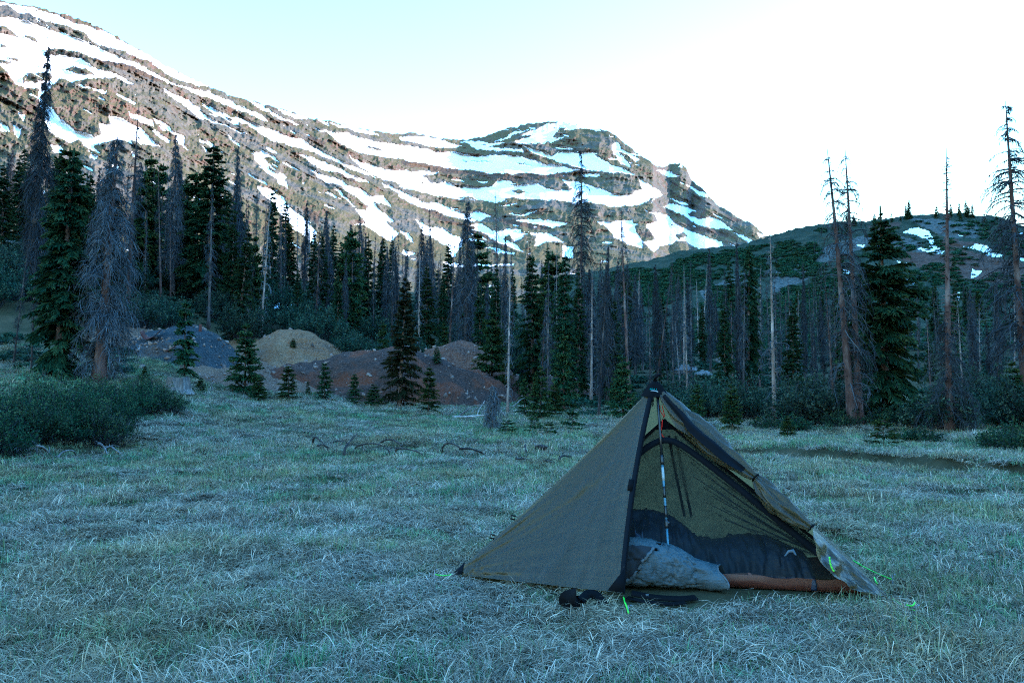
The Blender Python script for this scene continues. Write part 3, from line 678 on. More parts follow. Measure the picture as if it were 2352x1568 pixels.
def branch_set(rg, pth, H, N, zlo, zhi, Lf, up, droop, curl, K=6, jit=0.3, whorl=True, one_side=None):
    t = zlo + (zhi - zlo) * np.sort(rg.uniform(0, 1, N) ** 0.85)
    if whorl: t = np.where(rg.uniform(size=N) < 0.7, np.round(t * H * 2.6) / (H * 2.6) + rg.normal(0, 0.004, N), t)
    t = np.clip(t, zlo, zhi)
    z = t * H; az = rg.uniform(0, 2 * math.pi, N)
    if one_side is not None: az = np.where(rg.uniform(size=N) < one_side[1], one_side[0] + rg.normal(0, 0.6, N), az)
    L = np.array([Lf(q) for q in t]) * rg.uniform(1 - jit, 1 + jit, N)
    s = np.linspace(0, 1, K)[None]
    u = (up if np.isscalar(up) else np.interp(t, [0, 1], up))[..., None] if not np.isscalar(up) else np.full((N, 1), up)
    u = u + rg.normal(0, 0.16, (N, 1)); dr = droop * rg.uniform(0.6, 1.4, (N, 1))
    rad = L[:, None] * s * (1 - curl * s * s * rg.uniform(0.6, 1.3, (N, 1)))
    dz = L[:, None] * (u * s - dr * s * s)
    base = np.stack([np.interp(z, pth[:, 2], pth[:, 0]), np.interp(z, pth[:, 2], pth[:, 1]), z], -1)
    azc = az[:, None] + rg.normal(0, 0.28, (N, 1)) * s * s * 1.5
    Pt = base[:, None] + np.stack([np.cos(azc) * rad, np.sin(azc) * rad, dz], -1)
    Pt[:, 1:] += rg.normal(0, 0.02, (N, K - 1, 3)) * L[:, None, None] * s[0, 1:, None]
    return Pt, L, t
def sample_on(Pt, n, s0, s1, rg):
    N, K, _ = Pt.shape
    s = rg.uniform(s0, s1, (N, n)) * (K - 1); i = np.clip(s.astype(int), 0, K - 2); f = (s - i)[..., None]
    a = np.take_along_axis(Pt, i[..., None].repeat(3, -1), 1); b = np.take_along_axis(Pt, (i + 1)[..., None].repeat(3, -1), 1)
    return a * (1 - f) + b * f, unit(b - a), s / (K - 1)
def dead_spruce(name, seed, H, rad, N, zlo, zhi, Lf, up=0.1, droop=0.6, curl=0.1, twigs=14, tlen=0.3, trad=0.004, brad=0.012, bend=0.015, bark=None, twig=None, hang=0.7, stubs=20, tone=0.5, one_side=None, flare=0.5, jit=0.35):
    rg = np.random.default_rng(seed)
    tm, pth = make_trunk(name + '_trunk', rg, H, rad, bark or M_BARK_DEAD, bend, stubs=stubs, flare=flare)
    Pt, L, t = branch_set(rg, pth, H, N, zlo, zhi, Lf, up, droop, curl, one_side=one_side, jit=jit)
    K = Pt.shape[1]; b = MB()
    br = np.clip(brad * (0.5 + L / (L.mean() + 1e-6) * 0.6), brad * 0.5, brad * 2)[:, None] * np.linspace(1, 0.3, K)[None]
    b.tubes(Pt, br, 4, np.clip(tone + rg.normal(0, 0.15, N), 0, 1))
    if twigs:
        p, d, s = sample_on(Pt, twigs, 0.12, 1.0, rg)
        p = p.reshape(-1, 3); d = d.reshape(-1, 3); M = len(p)
        side = unit(np.cross(d, [0, 0, 1]) + 1e-6) * rg.choice([-1, 1], (M, 1))
        dr = unit(0.5 * d + side * rg.uniform(0.1, 0.9, (M, 1)) + np.array([0, 0, -1]) * rg.uniform(-0.2, hang * 1.6, (M, 1)) + rg.normal(0, 0.25, (M, 3)))
        tl = tlen * rg.uniform(0.35, 1.3, M) * np.clip(np.repeat(L, twigs) / (L.mean() + 1e-6), 0.4, 1.5)
        q1 = p + dr * tl[:, None] * 0.5; d2 = unit(dr + np.array([0, 0, -0.5]) * hang + rg.normal(0, 0.3, (M, 3))); q2 = q1 + d2 * tl[:, None] * 0.5
        TP = np.stack([p, q1, q2], 1)
        sd_ = unit(np.cross(dr, rg.normal(size=(M, 3))))
        b.ribbons(TP, np.tile([[trad, trad * 0.8, trad * 0.35]], (M, 1)), sd_, np.clip(tone + rg.normal(-0.02, 0.2, M), 0, 1))
    return (tm, b.mesh(name + '_branches', twig or M_TWIG), H)
def live_spruce(name, seed, H, rad, N, zlo, Lf, up=(0.0, 0.5), droop=0.35, sprays=12, nw=0.035, mat=None, bend=0.01, jit=0.3, cone=None, one_side=None, sl=0.42, curl=0.0, leader=True):
    rg = np.random.default_rng(seed)
    tm, pth = make_trunk(name + '_trunk', rg, H, rad, M_BARK_LIVE, bend, sides=7, K=14, stubs=6, tip=0.04)
    Pt, L, t = branch_set(rg, pth, H, N, zlo, 0.985, Lf, up, droop, curl, K=5, jit=jit, one_side=one_side)
    b = MB()
    b.tubes(Pt, np.clip(0.012 * L, 0.004, 0.03)[:, None] * np.linspace(1, 0.3, 5)[None], 3, 0.15)
    base_t = rg.normal(0, 0.10, N)
    p, d, s = sample_on(Pt, sprays * 2, 0.12, 1.0, rg)
    n2 = sprays * 2; M = N * n2
    ln = (sl * np.repeat(L, n2).reshape(N, n2) * (1.05 - 0.75 * s) + 0.05) * rg.uniform(0.6, 1.25, (N, n2)); ln = np.clip(ln, 0.03, 0.55)
    p = p.reshape(-1, 3); d = d.reshape(-1, 3); s1 = s.reshape(-1); ln = ln.reshape(-1)
    side = unit(np.cross(d, [0, 0, 1]) + 1e-6) * rg.choice([-1, 1], (M, 1))
    dr = unit(d * 0.75 + side * rg.uniform(0.2, 1.0, (M, 1)) + np.array([0, 0, -1]) * rg.uniform(-0.15, 0.55, (M, 1)) + rg.normal(0, 0.12, (M, 3)))
    q1 = p + dr * ln[:, None] * 0.5; q2 = q1 + unit(dr + np.array([0, 0, -0.35])) * ln[:, None] * 0.5
    TP = np.stack([p, q1, q2], 1)
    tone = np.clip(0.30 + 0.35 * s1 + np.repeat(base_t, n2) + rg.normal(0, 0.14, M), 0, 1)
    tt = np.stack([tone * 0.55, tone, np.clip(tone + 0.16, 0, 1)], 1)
    nv = unit(np.cross(dr, side)); wd = nw * rg.uniform(0.7, 1.3, M)
    for ax in (unit(np.cross(dr, nv)), nv):
        b.ribbons(TP, wd[:, None] * np.array([[0.55, 1.0, 0.15]]), ax, tt)
    # needles along the branches and the leader
    sd_ = unit(np.cross(Pt[:, -1] - Pt[:, 0], [0, 0, 1.]) + 1e-6)
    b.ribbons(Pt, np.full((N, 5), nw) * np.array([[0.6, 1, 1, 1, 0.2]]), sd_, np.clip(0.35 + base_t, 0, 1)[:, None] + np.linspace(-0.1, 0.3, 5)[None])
    if leader:
        k = 10; zz = np.linspace(0.86, 1.03, k)[:, None] * H
        top = np.stack([np.interp(zz[:, 0], pth[:, 2], pth[:, 0]), np.interp(zz[:, 0], pth[:, 2], pth[:, 1]), zz[:, 0]], -1)
        for a in (0, math.pi / 2): b.ribbons(top[None], np.linspace(nw * 1.5, nw * 0.7, k)[None], np.array([[math.cos(a), math.sin(a), 0]]), 0.65)
    return (tm, b.mesh(name + '_crown', mat or M_NEEDLE), H)
def cone_prof(w, p=0.9, bot=0.12):     # half width (m) by height fraction for a conical crown
    return lambda t: w * np.clip((1.02 - t), 0, 1) ** p * (0.65 + 0.35 * min(1, t / bot)) + 0.05 * w + 0.04
def belly(w, lo, mid, top=0.15): 
    return lambda t: w * (np.interp(t, [0, lo, mid, 1.0], [0.35, 0.7, 1.0, top]))

PROTO = {}
# dead spruces
PROTO['hairy'] = [dead_spruce('dead_spruce', 11, 10, 0.14, 190, 0.12, 0.99, belly(0.62, 0.2, 0.45, 0.10), 0.0, 0.75, 0.35, 36, 0.44, 0.0068, 0.012, 0.012, hang=1.0, tone=0.40),
                  dead_spruce('dead_spruce', 12, 10, 0.15, 170, 0.16, 0.99, belly(0.75, 0.25, 0.5, 0.12), 0.05, 0.85, 0.30, 34, 0.47, 0.0068, 0.012, 0.016, hang=1.0, tone=0.46)]
PROTO['slim'] = [dead_spruce('dead_spruce', 21, 10, 0.10, 110, 0.10, 0.99, belly(0.42, 0.2, 0.5, 0.12), 0.1, 0.7, 0.15, 14, 0.32, 0.0060, 0.012, 0.015, tone=0.42),
                 dead_spruce('dead_spruce', 22, 10, 0.11, 90, 0.20, 0.98, belly(0.5, 0.3, 0.6, 0.15), 0.15, 0.8, 0.2, 13, 0.36, 0.0060, 0.013, 0.02, bark=M_BARK_RED, tone=0.42),
                 dead_spruce('dead_spruce', 23, 10, 0.085, 120, 0.08, 0.99, belly(0.36, 0.2, 0.4, 0.10), 0.05, 0.6, 0.2, 16, 0.30, 0.0058, 0.011, 0.012, tone=0.36)]
PROTO['curly'] = [dead_spruce('dead_spruce', 31, 10, 0.11, 95, 0.06, 0.97, belly(0.9, 0.1, 0.35, 0.10), 0.45, 0.95, 0.62, 6, 0.30, 0.006, 0.017, 0.015, bark=M_BARK_PALE, twig=M_TWIG_PALE, tone=0.5, hang=0.9)]
PROTO['bushy'] = [dead_spruce('dead_spruce', 41, 10, 0.24, 260, 0.03, 0.97, lambda t: np.interp(t, [0, .08, .22, .5, .8, 1], [0.5, 0.9, 1.25, 1.05, 0.6, 0.15]), 0.15, 0.75, 0.15, 46, 0.50, 0.0080, 0.015, 0.012, bark=M_BARK_RED, twig=M_TWIG_PALE, hang=0.9, tone=0.46)]
PROTO['pole'] = [dead_spruce('dead_spruce', 51, 10, 0.16, 110, 0.02, 0.40, lambda t: np.interp(t, [0, .12, .4], [0.9, 1.1, 0.5]), 0.0, 0.55, 0.1, 26, 0.42, 0.0065, 0.014, 0.01, bark=M_BARK_RED, stubs=260, tone=0.46)]
PROTO['bare'] = [dead_spruce('dead_spruce', 61, 10, 0.17, 105, 0.12, 0.97, lambda t: np.interp(t, [0, .3, .6, .85, 1], [0.8, 1.0, 0.95, 0.55, 0.2]), 0.18, 0.85, 0.25, 20, 0.34, 0.0075, 0.019, 0.03, bark=M_BARK_RED, stubs=60, tone=0.40, hang=0.8, one_side=(3.3, 0.45)),
                 dead_spruce('dead_spruce', 62, 10, 0.15, 85, 0.15, 0.97, lambda t: np.interp(t, [0, .3, .7, .9, 1], [0.8, 0.95, 0.8, 0.55, 0.2]), 0.25, 0.95, 0.35, 18, 0.32, 0.0075, 0.018, 0.012, bark=M_BARK_RED, stubs=60, tone=0.38, hang=0.8)]
PROTO['giant'] = [dead_spruce('dead_spruce', 71, 11, 0.17, 190, 0.10, 0.985, lambda t: np.interp(t, [0, .3, .7, .9, 1], [1.3, 1.35, 1.0, 0.45, 0.12]), 0.15, 0.62, 0.10, 26, 0.40, 0.0085, 0.022, 0.01, bark=M_BARK_RED, tone=0.32, hang=0.8)]
PROTO['pale'] = [dead_spruce('dead_spruce', 81, 10, 0.12, 60, 0.05, 0.96, lambda t: np.interp(t, [0, .25, .6, 1], [0.5, 1.15, 0.8, 0.12]), 0.35, 0.75, 0.40, 10, 0.36, 0.0065, 0.017, 0.01, bark=M_BARK_PALE, twig=M_TWIG_PALE, stubs=70, tone=0.45)]
# live spruces
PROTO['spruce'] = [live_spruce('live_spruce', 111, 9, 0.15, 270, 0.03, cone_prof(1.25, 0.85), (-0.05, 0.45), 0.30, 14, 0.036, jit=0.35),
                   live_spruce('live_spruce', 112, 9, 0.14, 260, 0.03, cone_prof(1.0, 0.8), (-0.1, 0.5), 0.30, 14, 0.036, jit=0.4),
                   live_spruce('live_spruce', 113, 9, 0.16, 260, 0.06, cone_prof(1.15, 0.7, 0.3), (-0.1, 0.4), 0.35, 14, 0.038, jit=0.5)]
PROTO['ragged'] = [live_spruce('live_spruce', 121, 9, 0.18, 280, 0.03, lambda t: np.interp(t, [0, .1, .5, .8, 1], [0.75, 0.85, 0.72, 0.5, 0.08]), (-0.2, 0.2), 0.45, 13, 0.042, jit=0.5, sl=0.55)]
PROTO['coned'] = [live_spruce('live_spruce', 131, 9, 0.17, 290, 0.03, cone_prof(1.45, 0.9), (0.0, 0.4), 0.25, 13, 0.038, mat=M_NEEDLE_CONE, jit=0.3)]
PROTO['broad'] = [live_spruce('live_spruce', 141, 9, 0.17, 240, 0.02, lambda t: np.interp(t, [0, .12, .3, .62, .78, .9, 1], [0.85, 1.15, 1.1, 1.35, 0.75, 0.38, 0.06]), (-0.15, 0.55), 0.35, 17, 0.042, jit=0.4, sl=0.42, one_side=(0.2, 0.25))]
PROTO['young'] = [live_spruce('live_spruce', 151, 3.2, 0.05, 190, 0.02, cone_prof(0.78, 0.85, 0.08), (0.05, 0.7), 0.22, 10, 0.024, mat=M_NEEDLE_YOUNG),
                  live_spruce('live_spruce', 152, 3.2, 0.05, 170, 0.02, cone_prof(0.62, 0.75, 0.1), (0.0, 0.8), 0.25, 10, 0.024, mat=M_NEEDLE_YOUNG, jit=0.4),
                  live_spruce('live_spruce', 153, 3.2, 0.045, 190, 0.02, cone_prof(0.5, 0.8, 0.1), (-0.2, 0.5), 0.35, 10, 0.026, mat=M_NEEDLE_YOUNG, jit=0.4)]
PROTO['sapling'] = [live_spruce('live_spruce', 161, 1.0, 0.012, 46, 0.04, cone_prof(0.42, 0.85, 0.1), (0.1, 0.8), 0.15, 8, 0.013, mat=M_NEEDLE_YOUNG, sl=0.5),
                    live_spruce('live_spruce', 162, 1.0, 0.012, 38, 0.04, cone_prof(0.48, 1.0, 0.1), (0.15, 0.9), 0.15, 8, 0.013, mat=M_NEEDLE_YOUNG, sl=0.5)]
TREE_N = [0]
def plant(kind, var, loc, height, width=1.0, lean=0.0, lean_y=0.0, label='', group=None, rz=None, dead=None):
    tm, cm, H = PROTO[kind][var % len(PROTO[kind])]
    is_dead = kind in ('hairy', 'slim', 'curly', 'bushy', 'pole', 'bare', 'giant', 'pale')
    nm = 'dead_spruce' if is_dead else ('spruce_sapling' if kind in ('sapling',) else 'spruce_tree')
    root = empty(nm, loc, 0.0, label, 'dead tree' if is_dead else 'spruce', group)
    s = height / H
    root.scale = (s * width, s * width, s)
    ang = random.uniform(0, 6.28) if rz is None else rz
    root.rotation_mode = 'XYZ'
    for m_, pn in ((tm, 'trunk'), (cm, 'branches' if is_dead else 'crown')):
        o = bpy.data.objects.new(pn, m_); COL.objects.link(o); o.parent = root; o.rotation_euler.z = ang
    root.rotation_euler = (lean_y, lean, 0)
    TREE_N[0] += 1
    return root
def tree(kind, var, px, r, top, width=1.0, top_px=None, label='', group=None, rz=None, row=None):
    """stand a tree on the ground in column px; r = distance (or found from the row of its foot), top = row of its tip"""
    if row is not None: r = r_at(px, row)
    p = spot(px, r)
    zt = CAM_H + float(direction(px, top)[2]) * p[1]
    h = zt - p[2]
    lean = 0.0
    if top_px is not None: lean = math.atan2((top_px - px) / FPX * p[1], h)
    p[2] -= 0.05
    return plant(kind, var, p, h / math.cos(lean), width, lean, 0.0, label, group, rz)
# ================================================================== TREES ONE CAN PICK OUT
# (kind, variant, column, distance, row of tip, width, column of tip, label)
NAMED = [
 ('hairy', 0, 62, 46, 100, 1.0, 82, 'tallest shaggy grey dead spruce at the far left edge, its tip against the snow'),
 ('slim', 2, 30, 30, 470, 0.7, 62, 'thin whitish dead pole leaning right at the far left edge'),
 ('slim', 0, 72, 29, 560, 0.8, 76, 'thin straight grey dead spruce between the leaning pole and the dark ragged spruce'),
 ('ragged', 0, 135, 28, 352, 1.15, 152, 'dark green ragged live spruce standing right behind the left willow thicket'),
 ('bushy', 0, 228, 27.5, 300, 1.0, 262, 'big grey dead spruce wrapped in a haze of twigs, left of the spoil mounds'),
 ('slim', 1, 290, 48, 236, 0.9, 296, 'tall bare dead spruce pole behind the big twiggy dead spruce'),
 ('hairy', 1, 392, 58, 305, 0.95, 396, 'dense hairy dark dead spruce with a bare brown trunk foot above the willows'),
 ('spruce', 0, 345, 60, 432, 1.0, None, 'full green spruce just left of the hairy dark dead spruce'),
 ('spruce', 2, 474, 56, 335, 1.25, 480, 'large broad green spruce right of the hairy dark dead spruce'),
 ('hairy', 0, 535, 62, 330, 0.8, None, 'grey shaggy dead spruce right of the large broad green spruce'),
 ('spruce', 1, 545, 46, 522, 1.05, 566, 'yellowish green pointed spruce behind the mounds, left of the snow patch'),
 ('curly', 0, 598, 52, 430, 0.8, 612, 'dead spruce with hanging curled grey branches left of the snow patch'),
 ('spruce', 1, 622, 66, 428, 0.75, None, 'narrow dark spruce behind the curled dead spruce'),
 ('spruce', 0, 735, 60, 535, 0.95, None, 'rounded green spruce above the snow patch'),
 ('spruce', 1, 775, 52, 632, 1.0, None, 'small green spruce right of the snow patch'),
 ('spruce', 1, 845, 60, 540, 0.85, None, 'left one of two close green spruces in the middle of the forest edge'),
 ('spruce', 0, 876, 62, 545, 0.8, None, 'right one of two close green spruces in the middle of the forest edge'),
 ('coned', 0, 918, 31.5, 634, 0.98, 932, 'tall green spruce with a reddish cone laden top in front of the dark mound'),
 ('spruce', 2, 980, 52, 612, 0.9, None, 'slender green spruce behind and right of the cone laden spruce'),
 ('hairy', 1, 1070, 50, 460, 1.15, 1073, 'wide grey dead spruce above the rusty mound'),
 ('spruce', 0, 1102, 47, 655, 0.95, None, 'dark conical spruce behind the rusty mound'),
 ('spruce', 1, 1140, 52, 605, 0.75, None, 'slender spruce with a pale trunk right behind the rusty mound'),
 ('slim', 1, 1146, 62, 436, 0.7, 1141, 'tall dead pole whose tip stands clear against the snow in the middle'),
 ('slim', 0, 985, 66, 470, 0.8, None, 'dead spruce whose thin tip rises against the snow left of the middle'),
 ('curly', 0, 1166, 31, 558, 0.75, 1172, 'dead spruce with a pale trunk and looped drooping branches by the bleached snag'),
 ('giant', 0, 1332, 43, 338, 0.62, 1340, 'tallest dead spruce in the middle, its top reaching far above the others against the snow'),
 ('spruce', 2, 1292, 37, 585, 0.8, 1300, 'tall dark live spruce left of the tallest dead spruce in the middle'),
 ('spruce', 1, 1395, 38, 625, 0.9, None, 'dark live spruce left behind the tent peak'),
 ('slim', 1, 1446, 37, 468, 0.95, 1428, 'dead spruce leaning left above the tent, its tip against the low snow'),
 ('hairy', 1, 1374, 30.5, 560, 0.55, 1396, 'dead spruce with a shaggy twig skirt down to the meadow left of the tent'),
 ('young', 0, 1430, 29.5, 815, 1.0, None, 'yellowish young spruce just left of the tent peak'),
 ('slim', 2, 1493, 32, 645, 0.9, None, 'thin dead trunk rising directly behind the tent peak'),
 ('slim', 1, 1500, 38, 590, 0.7, 1546, 'dead spruce leaning right behind the tent peak'),
 ('slim', 2, 1588, 44, 595, 0.9, None, 'straight pale dead pole right of the tent peak'),
 ('hairy', 0, 1632, 52, 560, 0.7, None, 'dark shaggy dead spruce right of the straight pale pole'),
 ('spruce', 0, 1665, 37, 702, 0.95, None, 'conical dark spruce right of the tent'),
 ('hairy', 0, 1698, 38, 545, 0.55, None, 'dead spruce with a bent brown trunk foot beside the conical dark spruce'),
 ('ragged', 0, 1716, 39, 566, 0.8, 1726, 'narrow dark live spruce left of the bleached dead trunk'),
 ('pale', 0, 1777, 28.5, 518, 0.95, 1771, 'bleached bare dead trunk with arching branches right of the tent'),
 ('spruce', 1, 1822, 36, 690, 1.1, None, 'green spruce behind and right of the bleached dead trunk'),
 ('bare', 0, 1956, 26.3, 344, 0.95, 1894, 'left one of the twin red brown dead trunks, leaning left'),
 ('bare', 1, 1971, 26.6, 336, 0.9, 1957, 'right one of the twin red brown dead trunks, upright'),
 ('slim', 1, 1915, 28.0, 640, 0.9, 1905, 'short grey dead spruce just left of the twin dead trunks'),
 ('broad', 0, 2032, 28, 484, 1.12, 2028, 'big dark live spruce with spreading right hand boughs beside the twin dead trunks'),
 ('pole', 0, 2176, 25.0, 335, 0.85, 2188, 'tall knotty bare dead pole with twigs only near its foot on the right'),
 ('giant', 0, 2356, 31, 228, 0.95, 2331, 'great dead spruce with many drooping boughs at the right edge'),
 ('hairy', 1, 2290, 33, 640, 0.9, None, 'dark thicket like dead spruce under the great dead spruce'),
 ('young', 0, 2325, 27.5, 828, 1.05, None, 'green young spruce at the right edge'),
 ('slim', 0, 2110, 44, 640, 0.9, None, 'thin grey dead spruce right of the big dark live spruce'),
 ('hairy', 0, 1848, 45, 600, 0.6, None, 'grey shaggy dead spruce left of the twin dead trunks'),
 ('young', 1, 1295, 33, 770, 1.0, None, 'young spruce left of the shaggy dead skirt'),
 ('young', 0, 1130, 40, 715, 1.0, None, 'light green young spruce beside the foot of the looped dead spruce'),
 ('young', 1, 1020, 46, 742, 1.0, None, 'little young spruce up in the willows right of the cone laden spruce'),
 ('young', 2, 880, 44, 742, 1.0, None, 'little young spruce left of the cone laden spruce'),
 ('young', 0, 1500, 30, 880, 1.0, None, 'young spruce half hidden by the tent peak'),
]
for kind, var, px, r, top, w, tpx, lab in NAMED: tree(kind, var, px, r, top, w, tpx, lab, 'forest trees')
# young trees whose foot shows (kind, variant, column, row of foot, row of tip, width, label)
YOUNG = [
 ('young', 2, 424, 866, 690, 1.0, 'slim young spruce with drooping tufts behind the old stump'),
 ('young', 0, 564, 905, 742, 1.0, 'dark bushy young spruce in front of the tan mound'),
 ('young', 0, 596, 922, 862, 1.5, 'squat young spruce in front of the dark bushy one'),
 ('young', 1, 664, 920, 838, 1.45, 'young spruce with a thin leader left of centre before the mounds'),
 ('young', 1, 746, 920, 832, 1.2, 'young spruce with a pale stem before the grey mound'),
 ('young', 1, 816, 930, 857, 1.15, 'small young spruce just left of the cone laden spruce'),
 ('young', 1, 985, 948, 842, 1.1, 'young spruce at the right foot of the cone laden spruce'),
 ('young', 0, 860, 936, 880, 1.8, 'low spreading young spruce at the left foot of the cone laden spruce'),
 ('young', 0, 333, 880, 838, 1.3, 'tiny spruce on the grassy bank left of the old stump'),
 ('young', 0, 462, 900, 862, 1.4, 'tiny spruce right of the old stump'),
 ('young', 0, 1240, 960, 838, 1.0, 'dark young spruce right of the looped dead spruce'),
 ('young', 1, 1205, 955, 868, 1.0, 'young spruce tucked behind the looped dead spruce'),
 ('young', 0, 1275, 955, 880, 1.2, 'low dark spruce left of the shaggy dead skirt'),
 ('young', 0, 1806, 1006, 950, 1.5, 'round dark little spruce at the meadow edge right of the tent'),
 ('sapling', 1, 2025, 1028, 955, 1.25, 'little spruce with a yellow green leader before the twin dead trunks'),
 ('sapling', 0, 1166, 998, 962, 1.9, 'sapling leaning on the foot of the bleached snag'),
 ('sapling', 1, 1228, 996, 950, 1.2, 'second sapling from the bleached snag'),
 ('sapling', 0, 1262, 1002, 965, 1.3, 'third sapling from the bleached snag, the smallest'),
 ('sapling', 1, 1314, 995, 935, 1.2, 'fourth sapling from the bleached snag, with a long leader'),
 ('young', 0, 673, 800, 774, 1.6, 'lone tiny spruce on the tan mound'),
 ('young', 0, 1003, 832, 795, 1.4, 'tiny spruce on the left shoulder of the rusty mound'),
 ('young', 2, 708, 905, 872, 1.2, 'tiny spruce between the two young spruces before the grey mound'),
 ('young', 0, 1680, 990, 880, 1.1, 'dark bushy young spruce behind the tent roof on the right'),
 ('young', 1, 1600, 985, 880, 1.1, 'dark young spruce just right of the tent peak'),
]
for kind, var, px, foot, top, w, lab in YOUNG: tree(kind, var, px, None, top, w, None, lab, 'young spruces', row=foot)

# ------------------------------------------------------------------ the rest of the forest belt
ENV = np.array([(-150, 330), (0, 330), (150, 330), (300, 350), (500, 370), (620, 430), (750, 470), (900, 510), (1100, 520), (1300, 560), (1500, 600), (1700, 600), (1900, 620), (2100, 640), (2352, 650), (2500, 640)], float)
ZONES = [(-70, 330, 'among the crowded trunks left of the mounds'), (330, 640, 'in the dense stand above the left mounds'), (640, 900, 'in the belt above the snow patch'),
         (900, 1180, 'in the belt behind the rusty mound'), (1180, 1480, 'in the tangle behind the saplings'), (1480, 1800, 'on the slope behind the tent'), (1800, 2420, 'under the right hand hill')]
fr = random.Random(5)
for zi, (x0, x1, where) in enumerate(ZONES):
    n = int((x1 - x0) / (6.2 if zi < 3 else 5.0)) if zi < 5 else int((x1 - x0) / 7.2)
    for k in range(n):
        px = fr.uniform(x0, x1); dead = fr.random() < (0.5 if zi == 0 else (0.62 if zi < 3 else 0.78))
        r = fr.uniform(50, 100) if zi < 4 else (fr.uniform(36, 85) if zi == 4 else fr.uniform(33, 78))
        env = float(np.interp(px, ENV[:, 0], ENV[:, 1]))
        foot = float(pix(*spot(px, r))[1])
        top = env + abs(fr.gauss(0, 1)) * (foot - env) * (0.30 if dead else 0.42)
        if foot - top < 45: top = foot - fr.uniform(45, 90)
        hm = (foot - top) / FPX * r
        if hm > 15: top = foot - 15 * FPX / r
        if dead:
            kind = fr.choices(['slim', 'hairy', 'curly', 'pale'], [0.50, 0.40, 0.05, 0.05] if zi < 3 else [0.58, 0.24, 0.09, 0.09])[0]
            w = fr.uniform(0.7, 1.1)
            lab = {'slim': 'thin grey dead spruce ', 'hairy': 'shaggy dark grey dead spruce ', 'curly': 'dead spruce with looped branches ', 'pale': 'bleached dead trunk '}[kind] + where
        else:
            kind = fr.choices(['spruce', 'young'], [0.75, 0.25])[0]; w = fr.uniform(0.7, 1.05)
            lab = ('dark green spruce ' if kind == 'spruce' else 'light green young spruce ') + where
        tree(kind, fr.randrange(9), px, r, top, w, px + fr.gauss(0, 5) if dead else None, lab, lab)
# small trees along the crest and on the flanks of the right-hand hill
for k, (px, v, h, kind, lab) in enumerate([
    (2091, 0.985, 4.2, 'spruce', 'largest spruce standing on the crest of the right hill'), (2082, 0.985, 3.4, 'spruce', 'spruce close left of the largest crest spruce'),
    (1948, 0.93, 4.6, 'spruce', 'bushy spruce on the hill between the twin dead trunks'), (1925, 0.92, 4.0, 'spruce', 'bushy spruce on the hill left of the twin dead trunks'),
    (2205, 0.985, 3.2, 'spruce', 'left spruce of the clump on the crest right of the knotty pole'), (2219, 0.985, 3.6, 'spruce', 'middle spruce of the clump on the crest right of the knotty pole'), (2236, 0.985, 3.0, 'spruce', 'right spruce of the clump on the crest right of the knotty pole'),
    (1275, 0.0, 0, None, '')]):
    if kind is None: continue
    p = np.array(HPOS(px, v)); p[2] -= 0.15
    plant(kind, k, p, h, 1.2, 0, 0, lab, 'trees on the hill')
for k in range(34):
    px = fr.uniform(1900, 2345); v = fr.uniform(0.955, 0.995); p = np.array(HPOS(px, v)); p[2] -= 0.1; dead = fr.random() < 0.45
    plant('slim' if dead else 'young', fr.randrange(3), p, fr.uniform(1.0, 2.6), 1.0 if dead else 1.3, 0, 0,
          'tiny dead spire on the hill crest against the sky' if dead else 'tiny stunted spruce on the hill crest against the sky', 'dwarf trees on the crest')
for k in range(16):
    px = fr.uniform(1500, 2340); v = fr.uniform(0.45, 0.9); p = np.array(HPOS(px, v)); p[2] -= 0.1
    plant('young' if k % 2 else 'slim', fr.randrange(3), p, fr.uniform(1.6, 3.6), 1.0, 0, 0, 'small green spruce scattered on the hill flank' if k % 2 else 'small grey dead spruce scattered on the hill flank', 'scattered trees on the hill')
# spruces at the foot of the sunlit slope
for k, (px, v, h, lab) in enumerate([(1278, 0.235, 7.5, 'dark spruce pair, taller one, at the foot of the sunlit slope'), (1291, 0.225, 5.5, 'dark spruce pair, shorter one, at the foot of the sunlit slope'), (1265, 0.22, 4.5, 'small dark spruce left of the pair at the foot of the sunlit slope'),
    (1000, 0.30, 3.0, 'yellow lit little spruce in the heath band on the slope'), (1048, 0.26, 3.5, 'little spruce among brown heath on the sunlit slope'), (1400, 0.36, 3.2, 'little spruce by the rocks above the tent on the sunlit slope'), (1540, 0.24, 4.0, 'little spruce near the low snow tongue'), (1600, 0.24, 4.0, 'little spruce on the snow edge beside the hill')]):
    p = np.array(MPOS(px, v)); p[2] -= 0.3
    plant('spruce', k, p, h, 1.1, 0, 0, lab, 'trees on the mountain foot')

